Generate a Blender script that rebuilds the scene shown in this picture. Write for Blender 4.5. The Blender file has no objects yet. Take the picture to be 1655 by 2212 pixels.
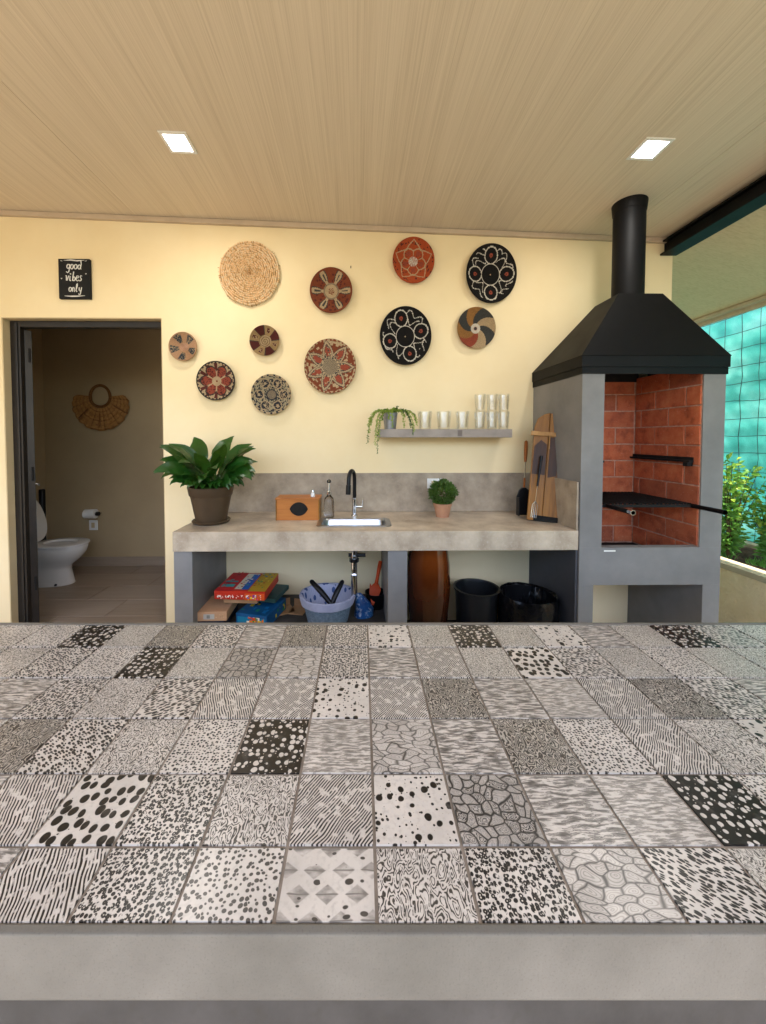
import bpy, bmesh, math, random
from mathutils import Vector, Matrix, Euler
random.seed(7)
PI = math.pi
sc = bpy.context.scene
# ------------------------------------------------------------------ camera, sky, sun, exposure
CAM = Vector((0.0, 0.0, 1.41)); FPX = 800.0; PX, PY = 781.0, 971.0; W0, H0 = 1655.0, 2212.0
PITCH, YAW = 1.8, 0.8
cd = bpy.data.cameras.new('camera'); cam = bpy.data.objects.new('camera', cd); sc.collection.objects.link(cam)
cam.location = CAM; cam.rotation_euler = (math.radians(90 - PITCH), 0, math.radians(-YAW))
cd.sensor_fit = 'VERTICAL'; cd.sensor_height = 24.0; cd.lens = 24.0 * FPX / H0
cd.shift_x = (W0 / 2 - PX) / H0; cd.shift_y = -(H0 / 2 - PY) / H0
cd.clip_start = 0.02; cd.clip_end = 500
sc.camera = cam
SUN_EL, SUN_AZ = 64.0, 148.0            # azimuth of the sun, degrees clockwise from +Y
wd = bpy.data.worlds.new('World'); sc.world = wd; wd.use_nodes = True
wn = wd.node_tree.nodes; wl = wd.node_tree.links
sky = wn.new('ShaderNodeTexSky'); sky.sky_type = 'NISHITA'; sky.sun_disc = False
sky.sun_elevation = math.radians(SUN_EL); sky.sun_rotation = math.radians(SUN_AZ)
sky.air_density = 1.0; sky.dust_density = 3.0; sky.ozone_density = 0.7
bg = wn['Background']; bg.inputs['Strength'].default_value = 0.15
wl.new(sky.outputs[0], bg.inputs['Color'])
sd = bpy.data.lights.new('sun', 'SUN'); sd.energy = 2.0; sd.angle = math.radians(0.6); sd.color = (1, .95, .87)
sun = bpy.data.objects.new('sun', sd); sc.collection.objects.link(sun)
az, el = math.radians(SUN_AZ), math.radians(SUN_EL)
sdir = Vector((math.sin(az) * math.cos(el), math.cos(az) * math.cos(el), math.sin(el)))
sun.rotation_euler = sdir.to_track_quat('Z', 'Y').to_euler(); sun.location = (0, -8, 12)
sc.view_settings.view_transform = 'Standard'; sc.view_settings.look = 'None'
sc.view_settings.gamma = 1.0; sc.view_settings.use_curve_mapping = False
sc.view_settings.exposure = 2.85
CROT = cam.rotation_euler.to_matrix()

def ray(x, y):
    return CROT @ Vector(((x - PX) / FPX, -(y - PY) / FPX, -1.0))
def at(x, y, Y):                          # photo point -> world point at depth Y
    d = ray(x, y); return CAM + d * ((Y - CAM.y) / d.y)
def atz(x, y, z):                         # photo point -> world point on the level plane z
    d = ray(x, y); return CAM + d * ((z - CAM.z) / d.z)

# ------------------------------------------------------------------ materials
def H(s, a=1.0):
    s = s.lstrip('#'); o = []
    for i in (0, 2, 4):
        c = int(s[i:i + 2], 16) / 255.0
        o.append(c / 12.92 if c <= .04045 else ((c + .055) / 1.055) ** 2.4)
    return (o[0], o[1], o[2], a)

class NT:
    def __init__(s, name):
        s.m = bpy.data.materials.new(name); s.m.use_nodes = True; s.t = s.m.node_tree
        s.b = s.t.nodes['Principled BSDF']
    def n(s, typ, props=None, **ins):
        nd = s.t.nodes.new('ShaderNode' + typ)
        for k, v in (props or {}).items(): setattr(nd, k, v)
        for k, v in ins.items():
            key = int(k[1:]) if k[0] == 'i' and k[1:].isdigit() else k.replace('_', ' ')
            s.put(nd.inputs[key], v)
        return nd
    def put(s, sock, v):
        if isinstance(v, bpy.types.NodeSocket): s.t.links.new(v, sock)
        elif isinstance(v, bpy.types.Node): s.t.links.new(v.outputs[0], sock)
        else: sock.default_value = v
    def math(s, op, a, b=0.0, clamp=False):
        return s.n('Math', {'operation': op, 'use_clamp': clamp}, i0=a, i1=b).outputs[0]
    def vmath(s, op, a, b=(0, 0, 0)):
        return s.n('VectorMath', {'operation': op}, i0=a, i1=b).outputs[0]
    def ramp(s, fac, stops, interp='LINEAR'):
        nd = s.n('ValToRGB', None, Fac=fac); r = nd.color_ramp; r.interpolation = interp
        while len(r.elements) > 1: r.elements.remove(r.elements[-1])
        r.elements[0].position = stops[0][0]; r.elements[0].color = stops[0][1]
        for p, c in stops[1:]:
            e = r.elements.new(p); e.color = c
        return nd.outputs[0]
    def mix(s, f, a, b, bt='MIX'):
        nd = s.n('Mix', {'data_type': 'RGBA', 'blend_type': bt})
        s.put(nd.inputs[0], f); s.put(nd.inputs[6], a); s.put(nd.inputs[7], b)
        return nd.outputs[2]
    def bump(s, h, st, dist=.002):
        nd = s.n('Bump', None, Strength=st, Distance=dist, Height=h); s.put(s.b.inputs['Normal'], nd.outputs[0])
    def set(s, **k):
        for a, v in k.items(): s.put(s.b.inputs[a.replace('_', ' ')], v)
        return s

def coords(t, stretch=(1, 1, 1), rnd=False, kind='Object'):
    tc = t.n('TexCoord'); v = tc.outputs[kind]
    if rnd:
        oi = t.n('ObjectInfo'); r = t.math('MULTIPLY', oi.outputs['Random'], 97.0)
        v = t.vmath('ADD', v, r)
    return t.vmath('MULTIPLY', v, stretch)

def pm(name, c1, c2=None, rough=.6, metal=0, scale=6, stretch=(1, 1, 1), detail=6, lo=.35, hi=.65, bump=0, bscale=60,
       bdist=.002, rnd=False, coat=0, spec=.3, rvar=0, speck=None):
    t = NT(name); v = coords(t, stretch, rnd)
    c1 = H(c1) if isinstance(c1, str) else c1
    col = c1
    if c2 is not None:
        c2 = H(c2) if isinstance(c2, str) else c2
        nz = t.n('TexNoise', None, Vector=v, Scale=scale, Detail=detail, Roughness=.6)
        f = t.n('MapRange', None, Value=nz.outputs[0]); f.inputs[1].default_value = lo; f.inputs[2].default_value = hi
        col = t.mix(f.outputs[0], c1, c2)
        if rvar:
            rr = t.math('ADD', t.math('MULTIPLY', nz.outputs[0], rvar), rough - rvar / 2); t.set(Roughness=rr)
    if speck:
        ns = t.n('TexNoise', None, Vector=v, Scale=speck[0], Detail=2.0)
        f = t.n('MapRange', None, Value=ns.outputs[0]); f.inputs[1].default_value = .55; f.inputs[2].default_value = .75
        col = t.mix(t.math('MULTIPLY', f.outputs[0], speck[2]), col, H(speck[1]))
    t.put(t.b.inputs['Base Color'], col)
    if not (rvar and c2 is not None): t.set(Roughness=rough)
    t.set(Metallic=metal, Coat_Weight=coat, Specular_IOR_Level=spec)
    if bump:
        nb = t.n('TexNoise', None, Vector=v, Scale=bscale, Detail=4.0); t.bump(nb.outputs[0], bump, bdist)
    return t.m

M = {}
M['wall'] = pm('cream_plaster', '#ecdab2', '#e5d0a4', rough=.75, scale=1.3, bump=.3, bscale=220, bdist=.001)
M['bath_wall'] = pm('dimmed_bathroom_plaster', '#b09b78', '#a5906f', rough=.8, scale=1.2, bump=.1, bscale=90)  # darker than the patio plaster, the room's dimness is put into the colour
M['reveal'] = pm('door_reveal_plaster', '#cbb68e', '#c2ad86', rough=.8, scale=4)
M['slab'] = pm('beige_porcelain', '#cabaa3', '#998874', rough=.38, scale=7, detail=12, lo=.32, hi=.68, bump=.05, speck=(90, '#c0b6aa', .5), rvar=.15)
M['splash'] = pm('splash_porcelain', '#ad9e89', '#857766', rough=.5, scale=9, detail=12, lo=.32, hi=.68, bump=.05, speck=(90, '#a49b90', .45))
M['grey'] = pm('grey_microcement', '#84817e', '#716f6d', rough=.55, scale=4, detail=8, lo=.3, hi=.7, bump=.1, bscale=40, rvar=.2)
M['darkgrey'] = pm('dark_grey_paint_and_shade', '#4b4c50', '#434448', rough=.6, scale=4, detail=6)  # door panel paint, also the painted shade on the counter's right-hand sheet
M['conc'] = pm('polished_concrete', '#726e67', '#53504a', rough=.42, scale=4, detail=12, lo=.3, hi=.7, bump=.12, bscale=200, rvar=.25, speck=(420, '#48433e', .4))
M['concdark'] = pm('rough_concrete', '#454240', '#312f2d', rough=.7, scale=9, detail=10, bump=.2, speck=(60, '#37342f', .6))
M['grout'] = pm('tile_grout', '#857b70', '#6f665c', rough=.9, scale=30)
M['black_steel'] = pm('black_painted_steel', '#0a0a0c', '#070708', rough=.55, scale=5, spec=.18, bump=.04, bscale=30, rvar=.2)
M['soot'] = pm('sooty_iron', '#0b0b0b', '#1a1714', rough=.8, scale=25, bump=.3)
M['frame'] = pm('dark_bronze_aluminium', '#332e2a', '#2b2723', rough=.35, scale=5, metal=.3)
M['chrome'] = pm('chrome', '#d4d6d8', rough=.12, metal=1)
M['steel'] = pm('brushed_steel', '#b9bbbd', '#a5a7a9', rough=.28, metal=1, scale=40, stretch=(1, 20, 1))
M['mortar'] = pm('mortar', '#c39a84', '#a37a66', rough=.95, scale=40, bump=.5, bscale=120)
M['potbrown'] = pm('brown_plastic', '#4f3e2d', '#453626', rough=.45, scale=8)
M['soil'] = pm('soil', '#3a2a1e', '#22170f', rough=.95, scale=30, bump=1, bscale=60, bdist=.01)
M['mulch'] = pm('planter_soil', '#6b4e3c', '#3d2a1f', rough=.95, scale=14, bump=1, bscale=50, bdist=.02)
M['terra'] = pm('terracotta', '#b28566', '#a2745a', rough=.8, scale=12)
M['white'] = pm('glazed_ceramic', '#d9d6d0', rough=.12, coat=.4)
M['whitepl'] = pm('white_plastic', '#e4e2dc', rough=.4)
M['paper'] = pm('tissue_paper', '#e6e3dc', rough=.9)
M['blackpl'] = pm('black_plastic', '#101114', '#0c0c0e', rough=.35, scale=4, spec=.25)
M['blackbag'] = pm('black_bin_liner', '#0a0a0c', '#131316', rough=.22, scale=4, bump=.8, bscale=22, bdist=.01)
M['greybag'] = pm('blue_grey_liner', '#5d6272', '#474c5a', rough=.4, scale=4)
M['ceil_trim'] = pm('ceiling_trim', '#c2af98', '#b6a38c', rough=.6, scale=8)
M['stucco'] = pm('textured_stucco', '#f5dcb2', '#ecd1a4', rough=.85, scale=7, bump=1, bscale=38, bdist=.012)
M['cap'] = pm('planter_cap', '#bfae90', '#b3a183', rough=.7, scale=5)
M['pave'] = pm('pale_paving', '#8d8475', '#7a7265', rough=.8, scale=.6)
M['ftile'] = pm('beige_floor_tile', '#b5a78f', '#a39580', rough=.45, scale=3, detail=8, rnd=True)
M['lawn'] = pm('ground_earth', '#8b8468', '#6f6b50', rough=.95, scale=.3)
M['leather'] = pm('tan_leather', '#b58a55', '#9c7343', rough=.6, scale=30)
M['cardboard'] = pm('cardboard', '#a98560', '#9a7652', rough=.85, scale=8)
M['kraft'] = pm('light_cardboard', '#cda07a', '#c1946e', rough=.8, scale=8)
M['orange'] = pm('orange_plastic', '#c4460c', '#a83a0a', rough=.45, scale=5, spec=.2)
M['liner'] = None
M['paperwhite'] = pm('white_print', '#e9e6dd', rough=.8)
M['chalk'] = pm('white_chalk_paint', '#eceae4', '#cfcdc8', rough=.8, scale=60)
M['slate'] = pm('blackboard', '#17191b', '#111214', rough=.7, scale=12)
M['rope'] = pm('dark_wicker', '#7a5228', '#5d3c1b', rough=.85, scale=80, bump=1, bscale=150, bdist=.004)
M['jute'] = None

def wood(name, c1, c2, along='Y', fine=60, long=2.0, rough=.5, rnd=False, knots=True, c3=None, blend=.5):
    t = NT(name); st = {'X': (long, fine, fine), 'Y': (fine, long, fine), 'Z': (fine, fine, long)}[along]
    v = coords(t, st, rnd)
    a = t.n('TexNoise', None, Vector=v, Scale=1.0, Detail=8.0, Roughness=.65)
    v2 = coords(t, tuple(x / 6 for x in st), rnd)
    b = t.n('TexNoise', None, Vector=v2, Scale=1.0, Detail=4.0, Distortion=.6)
    f = t.math('ADD', t.math('MULTIPLY', a.outputs[0], blend), t.math('MULTIPLY', b.outputs[0], 1 - blend))
    col = t.ramp(f, [(.32, H(c2)), (.5, t_mid(c1, c2)), (.68, H(c1))])
    t.set(Base_Color=col, Roughness=rough, Specular_IOR_Level=.25); t.bump(a.outputs[0], .15, .001)
    return t.m
def t_mid(a, b):
    a, b = H(a), H(b); return tuple(x * .62 + y * .38 for x, y in zip(a, b))
M['ceil'] = wood('pale_wood_veneer', '#d9cab4', '#bdac94', 'Y', 230, 1.6, .5, blend=.75)
M['soffit'] = wood('pale_wood_veneer_across', '#d9c3a0', '#c2ab88', 'X', 110, 1.0, .55, blend=.8)
M['boxwood'] = wood('bamboo_wood', '#b9783c', '#8e5224', 'X', 60, 4, .45)
M['board1'] = wood('acacia_wood', '#a3702a', '#5a350f', 'Z', 60, 4, .4)
M['board2'] = wood('dark_acacia_wood', '#4e2d0e', '#281506', 'Z', 60, 4, .4)
M['stick'] = wood('handle_wood', '#a5632f', '#7d431c', 'Z', 60, 6, .5)
M['bfloor'] = wood('wood_look_porcelain', '#a39280', '#8a7967', 'X', 30, 2, .35, rnd=True)
M['shelfc'] = pm('concrete_shelf', '#9a9086', '#7f766e', rough=.5, scale=9, detail=8, lo=.3, hi=.7, bump=.1)
M['knot'] = pm('shelf_knot', '#6a6059', rough=.6)

def brick_mat():
    t = NT('red_brick'); v = coords(t, (1, 1, 1), True); oi = t.n('ObjectInfo')
    n1 = t.n('TexNoise', None, Vector=v, Scale=14.0, Detail=8.0, Roughness=.65)
    n2 = t.n('TexNoise', None, Vector=v, Scale=130.0, Detail=2.0)
    c = t.ramp(n1.outputs[0], [(.3, H('#84381a')), (.5, H('#ba5a32')), (.72, H('#c67246'))])
    c = t.mix(t.math('MULTIPLY', t.math('POWER', oi.outputs['Random'], 2.0), .55), c, H('#6b3322')); c = t.mix(t.math('MULTIPLY', t.n('TexNoise', None, Vector=v, Scale=5.0, Detail=5.0).outputs[0], .14), c, H('#b98a6c'))
    f = t.n('MapRange', None, Value=n2.outputs[0]); f.inputs[1].default_value = .62; f.inputs[2].default_value = .75
    c = t.mix(t.math('MULTIPLY', f.outputs[0], .35), c, H('#c9a48d'))
    t.set(Base_Color=c, Roughness=.75); t.bump(n1.outputs[0], .5, .004); return t.m
M['brick'] = brick_mat()

def glass_mat(name, col=(1, 1, 1, 1), rough=0.0, ior=1.45):
    t = NT(name); t.set(Base_Color=col, Roughness=rough, IOR=ior, Transmission_Weight=1.0); return t.m
def thin_glass(name):
    t = NT(name); fr_ = t.n('Fresnel', None, IOR=1.5); lw = t.n('LayerWeight', None, Blend=.35)
    tr = t.n('BsdfTransparent', None, Color=(.96, .965, .96, 1)); gl = t.n('BsdfGlossy', None, Color=(1, 1, 1, 1), Roughness=.04)
    f = t.math('ADD', t.math('MULTIPLY', fr_.outputs[0], .45), .03, True)
    mx = t.n('MixShader', None, i0=f, i1=tr.outputs[0], i2=gl.outputs[0])
    t.t.links.new(mx.outputs[0], t.t.nodes['Material Output'].inputs['Surface']); return t.m
M['glass'] = thin_glass('clear_glass')
M['soap'] = glass_mat('soap_bottle_glass', (.8, .8, .8, 1), .15)

def leaf_mat(name, c1, c2, rough=.4, trans=.25):
    t = NT(name); v = coords(t, (1, 1, 1), True)
    nz = t.n('TexNoise', None, Vector=v, Scale=18.0, Detail=4.0)
    col = t.mix(nz.outputs[0], H(c1), H(c2)); t.set(Base_Color=col, Roughness=rough)
    tr = t.n('BsdfTranslucent', None, Color=t.mix(.5, col, (.25, .4, .05, 1)))
    mx = t.n('MixShader', None, i0=trans, i1=t.b.outputs[0], i2=tr.outputs[0])
    t.t.links.new(mx.outputs[0], t.t.nodes['Material Output'].inputs['Surface']); return t.m
M['lily'] = leaf_mat('peace_lily_leaf', '#27561a', '#143a0e', .33, .15)
M['stem'] = leaf_mat('green_stem', '#3d5c22', '#2c4a18', .5, .1)
M['fern'] = leaf_mat('trailing_leaf', '#a3b548', '#74902e', .5, .3)
M['fern2'] = leaf_mat('dark_trailing_leaf', '#3f6120', '#2c4b18', .5, .3)
M['box'] = leaf_mat('boxwood_leaf', '#56782c', '#1f3a10', .5, .15)
M['shrub'] = leaf_mat('shrub_leaf', '#7fb04e', '#3f7a2e', .45, .4)
M['shrub2'] = leaf_mat('young_shrub_leaf', '#c3d35a', '#94b440', .45, .4)
M['twig'] = pm('twig_bark', '#5b4a32', '#43361f', rough=.8, scale=40)

def net_mat():
    t = NT('teal_shade_net'); v = coords(t)
    n1 = t.n('TexNoise', None, Vector=v, Scale=3.0, Detail=6.0)
    n2 = t.n('TexNoise', None, Vector=coords(t, (1, 60, 200)), Scale=4.0, Detail=3.0)
    f = t.math('ADD', t.math('MULTIPLY', n1.outputs[0], .6), t.math('MULTIPLY', n2.outputs[0], .4))
    col = t.ramp(f, [(.36, H('#2a8478')), (.5, H('#48a698')), (.64, H('#84c8ba'))])
    t.set(Base_Color=col, Roughness=.7); t.bump(n2.outputs[0], .4, .004)
    tr = t.n('BsdfTranslucent', None, Color=col)
    mx = t.n('MixShader', None, i0=.3, i1=t.b.outputs[0], i2=tr.outputs[0])
    t.t.links.new(mx.outputs[0], t.t.nodes['Material Output'].inputs['Surface']); return t.m
M['net'] = net_mat()

def attr_mat(name, rough=.8, bump=.3, bscale=180, fiber=.28):
    t = NT(name); a = t.n('VertexColor', {'layer_name': 'Col'}); v = coords(t)
    nz = t.n('TexNoise', None, Vector=v, Scale=float(bscale), Detail=4.0)
    dark = t.mix(t.math('MULTIPLY', nz.outputs[0], fiber), a.outputs[0], (.02, .014, .008, 1))
    t.set(Base_Color=dark, Roughness=rough, Specular_IOR_Level=.25); t.bump(nz.outputs[0], bump, .002); return t.m
M['woven'] = attr_mat('woven_basketry')
M['print'] = attr_mat('printed_card', .45, .02, 300, .1)

def emit(name, col, st):
    t = NT(name); t.set(Base_Color=(.8, .8, .8, 1), Emission_Color=col, Emission_Strength=st); return t.m
M['lamp'] = emit('lit_diffuser', (.92, .96, 1, 1), 3.0)

# ------------------------------------------------------------------ island tile patterns
LT, DK = '#c0b8ae', '#121111'
def tile_mat(kind, light=LT, dark=DK, sc_=1.0, ang=0.0, name=None):
    t = NT(name or ('printed_tile_' + kind)); base = coords(t, (1, 1, 1), False)
    oi = t.n('ObjectInfo'); r = t.math('MULTIPLY', oi.outputs['Random'], 53.0)
    rot = t.n('VectorRotate', {'rotation_type': 'Z_AXIS'}, Vector=base, Angle=math.radians(ang))
    v = t.vmath('ADD', rot.outputs[0], t.n('CombineXYZ', None, X=r, Y=r, Z=0.0).outputs[0])
    warp = t.n('TexNoise', {'noise_dimensions': '2D'}, Vector=v, Scale=28.0, Detail=1.0)
    wv = t.vmath('MULTIPLY', t.vmath('SUBTRACT', warp.outputs['Color'], (.5, .5, .5)), (.022, .022, 0))
    vw = t.vmath('ADD', v, wv)
    vs_ = t.vmath('ADD', v, t.vmath('MULTIPLY', wv, (.28, .28, 0)))
    def vor(scale, st=(1, 1, 1), feat='F1', src=None, rn=.8):
        src = vs_ if src is None else src
        return t.n('TexVoronoi', {'voronoi_dimensions': '2D', 'feature': feat}, Vector=t.vmath('MULTIPLY', src, st), Scale=scale * sc_, Randomness=rn)
    def spots(vn, lo, hi, soft=.06):       # 1 inside spot
        rc = t.n('SeparateColor', None, Color=vn.outputs['Color']).outputs[0]
        th = t.math('ADD', t.math('MULTIPLY', rc, hi - lo), lo)
        d = t.math('SUBTRACT', th, vn.outputs['Distance'])
        return t.math('MULTIPLY', t.math('ADD', d, soft / 2), 1 / soft, True)
    def smooth(x, a, b):
        m = t.n('MapRange', None, Value=x); m.inputs[1].default_value = a; m.inputs[2].default_value = b; return m.outputs[0]
    if kind == 'blackspot':
        m = t.math('SUBTRACT', 1.0, spots(vor(82), .12, .38))
        m2 = spots(vor(170, src=t.vmath('ADD', vs_, (3, 5, 0))), -.3, .22); m = t.math('SUBTRACT', m, m2, True)
    elif kind == 'bigdot':
        m = t.math('MAXIMUM', spots(vor(62), .0, .34), spots(vor(130, src=t.vmath('ADD', vs_, (2, 1, 0))), -.35, .28))
    elif kind == 'oval':
        m = t.math('MAXIMUM', spots(vor(58, (1.15, 1, 1), rn=.6), .3, .42, .05), spots(vor(120, src=t.vmath('ADD', vs_, (2, 1, 0))), -.6, .2))
    elif kind == 'dot':
        m = spots(vor(215, (.85, 1, 1)), .18, .42, .1)
    elif kind == 'dash':
        m = spots(vor(255, (.45, 1, 1)), .22, .52, .12)
    elif kind == 'leopard':
        vn = vor(200); m = spots(vn, .34, .56, .1); inner = spots(vn, -.5, .2, .1)
        m = t.math('SUBTRACT', m, inner, True)
        m = t.math('MULTIPLY', m, smooth(t.n('TexNoise', {'noise_dimensions': '2D'}, Vector=v, Scale=190.0, Detail=1.0).outputs[0], .32, .42))
    elif kind == 'maze':
        nz = t.n('TexNoise', {'noise_dimensions': '2D'}, Vector=t.vmath('MULTIPLY', vs_, (1, .55, 1)), Scale=105.0 * sc_, Detail=.6)
        s = t.math('SINE', t.math('MULTIPLY', nz.outputs[0], 44.0)); m = smooth(s, -.35, .5)
        m = t.math('MULTIPLY', m, smooth(t.n('TexNoise', {'noise_dimensions': '2D'}, Vector=v, Scale=230.0, Detail=1.0).outputs[0], .33, .45))
    elif kind == 'darkmaze':
        nz = t.n('TexNoise', {'noise_dimensions': '2D'}, Vector=t.vmath('MULTIPLY', vs_, (1, .6, 1)), Scale=80.0 * sc_, Detail=1.0)
        s = t.math('SINE', t.math('MULTIPLY', nz.outputs[0], 50.0)); m = smooth(s, -1.0, .35)
        m = t.math('MAXIMUM', m, .15)
    elif kind == 'zebra':
        wx = t.n('TexNoise', {'noise_dimensions': '2D'}, Vector=t.vmath('MULTIPLY', v, (1, .35, 1)), Scale=30.0, Detail=3.0)
        x = t.n('SeparateXYZ', None, Vector=vs_).outputs[0]
        ph = t.math('ADD', t.math('MULTIPLY', x, 1700.0 * sc_), t.math('MULTIPLY', wx.outputs[0], 9.0))
        s = t.math('SINE', ph); m = smooth(s, -.35, .4)
        br = t.n('TexNoise', {'noise_dimensions': '2D'}, Vector=v, Scale=90.0, Detail=2.0)
        m = t.math('MULTIPLY', m, smooth(br.outputs[0], .34, .46))
    elif kind == 'streak':
        nz = t.n('TexNoise', {'noise_dimensions': '2D'}, Vector=t.vmath('MULTIPLY', vs_, (.17, 1, 1)), Scale=230.0 * sc_, Detail=2.5, Roughness=.6)
        ln_ = t.math('SUBTRACT', 1.0, smooth(t.math('ABSOLUTE', t.math('SUBTRACT', nz.outputs[0], .5)), .0, .035))
        m = t.ramp(nz.outputs[0], [(.3, (.9, .9, .9, 1)), (.43, (.7, .7, .7, 1)), (.5, (.3, .3, .3, 1)), (.62, (.0, .0, .0, 1))])
        m = t.math('MULTIPLY', t.math('MAXIMUM', t.math('MULTIPLY', ln_, .95), m), 1.0)
    elif kind == 'pebble':
        st = (.4, 1, 1); e = vor(105, st, 'DISTANCE_TO_EDGE', vw); f1 = vor(105, st, 'F1', vw)
        line = t.math('SUBTRACT', 1.0, smooth(e.outputs['Distance'], .02, .12))
        rings = smooth(t.math('SINE', t.math('ADD', t.math('MULTIPLY', f1.outputs['Distance'], 34.0), t.math('MULTIPLY', warp.outputs[0], 14.0))), .1, 1.0)
        cc = t.n('SeparateColor', None, Color=f1.outputs['Color']).outputs[1]
        m = t.math('MAXIMUM', line, t.math('MULTIPLY', rings, .45)); m = t.math('ADD', t.math('MULTIPLY', m, .8), t.math('MULTIPLY', cc, .28), True)
    elif kind == 'stone':
        e = vor(70, (.9, 1, 1), 'DISTANCE_TO_EDGE', vw); f1 = vor(70, (.9, 1, 1), 'F1', vw)
        line = t.math('SUBTRACT', 1.0, smooth(e.outputs['Distance'], .03, .14))
        nz = t.n('TexNoise', {'noise_dimensions': '2D'}, Vector=vw, Scale=120.0, Detail=3.0)
        rings = smooth(t.math('SINE', t.math('ADD', t.math('MULTIPLY', f1.outputs['Distance'], 40.0), t.math('MULTIPLY', nz.outputs[0], 30.0))), -.2, .7)
        cc = smooth(t.n('SeparateColor', None, Color=f1.outputs['Color']).outputs[1], .3, .9)
        m = t.math('MAXIMUM', line, t.math('MULTIPLY', rings, t.math('ADD', t.math('MULTIPLY', cc, .6), .35)), True)
        m = t.math('ADD', t.math('MULTIPLY', m, .72), .32, True)
    elif kind == 'diamond':
        sx = t.n('SeparateXYZ', None, Vector=t.vmath('ADD', base, t.vmath('MULTIPLY', wv, (.15, .15, 0))))
        u = t.math('MULTIPLY', sx.outputs[0], 30.0); w_ = t.math('MULTIPLY', sx.outputs[1], 44.0)
        row = t.math('FLOOR', w_); u = t.math('ADD', u, t.math('MULTIPLY', t.math('MODULO', t.math('ADD', row, 20.0), 2.0), .5))
        fu = t.math('ABSOLUTE', t.math('SUBTRACT', t.math('FRACT', u), .5)); fv = t.math('ABSOLUTE', t.math('SUBTRACT', t.math('FRACT', w_), .5))
        d = t.math('ADD', fu, t.math('MULTIPLY', fv, 1.0)); inn = t.math('MULTIPLY', t.math('SUBTRACT', 1.0, smooth(d, .36, .42)), .75)
        lines = t.n('TexNoise', {'noise_dimensions': '2D'}, Vector=t.vmath('MULTIPLY', v, (.4, 1, 1)), Scale=110.0, Detail=3.0)
        m = t.math('MULTIPLY', inn, smooth(lines.outputs[0], .25, .7)); m = t.math('MAXIMUM', m, t.math('MULTIPLY', inn, t.math('SUBTRACT', 1.0, smooth(fv, .02, .07))))
        m = t.math('MAXIMUM', m, spots(vor(95, (.6, 1, 1)), -.5, .3))
    cl = t.n('TexNoise', None, Vector=v, Scale=14.0, Detail=5.0)
    fine = t.n('TexNoise', None, Vector=v, Scale=150.0, Detail=3.0)
    ltc = t.mix(smooth(cl.outputs[0], .3, .75), H(light), t_dim(light, .74)); ltc = t.mix(smooth(fine.outputs[0], .5, .8), ltc, t_dim(light, .7))
    dkv = t.n('TexNoise', None, Vector=v, Scale=60.0, Detail=2.0)
    dkc = t.mix(smooth(dkv.outputs[0], .55, 1.0), H(dark), H('#5a554f'))
    t.set(Base_Color=t.mix(m, ltc, dkc), Roughness=.3, Specular_IOR_Level=.45)
    t.bump(cl.outputs[0], .05, .001); return t.m
def t_dim(c, k):
    c = H(c); return (c[0] * k, c[1] * k, c[2] * k, 1)
TM = {
    'B': tile_mat('blackspot'), 'L': tile_mat('bigdot'), 'O': tile_mat('oval'), 'D': tile_mat('dot'),
    'd': tile_mat('dot', sc_=.8, dark='#3a3632', name='printed_tile_sparse'), 'S': tile_mat('dash', ang=35), 's': tile_mat('dash', ang=-30, sc_=.8, name='printed_tile_dash_bold'),
    'P': tile_mat('leopard'), 'F': tile_mat('maze', dark='#38342f'), 'f': tile_mat('maze', sc_=1.35, dark='#4a4540', light='#bdb6ab', name='printed_tile_fine_maze'),
    'K': tile_mat('darkmaze', dark='#2e2a26', light='#b8b0a4'), 'Z': tile_mat('zebra', ang=38), 'z': tile_mat('zebra', ang=40, sc_=1.15, name='printed_tile_fine_stripe'),
    'V': tile_mat('zebra', ang=-25, sc_=.9, name='printed_tile_wavy_stripe'), 'W': tile_mat('streak', dark='#34302c'),
    'w': tile_mat('streak', dark='#5d5851', sc_=1.3, name='printed_tile_soft_streak'), 'G': tile_mat('stone', dark='#2c2a28'), 'g': tile_mat('pebble', dark='#3c3834'), 'M': tile_mat('diamond', dark='#3f3a35')}

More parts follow.
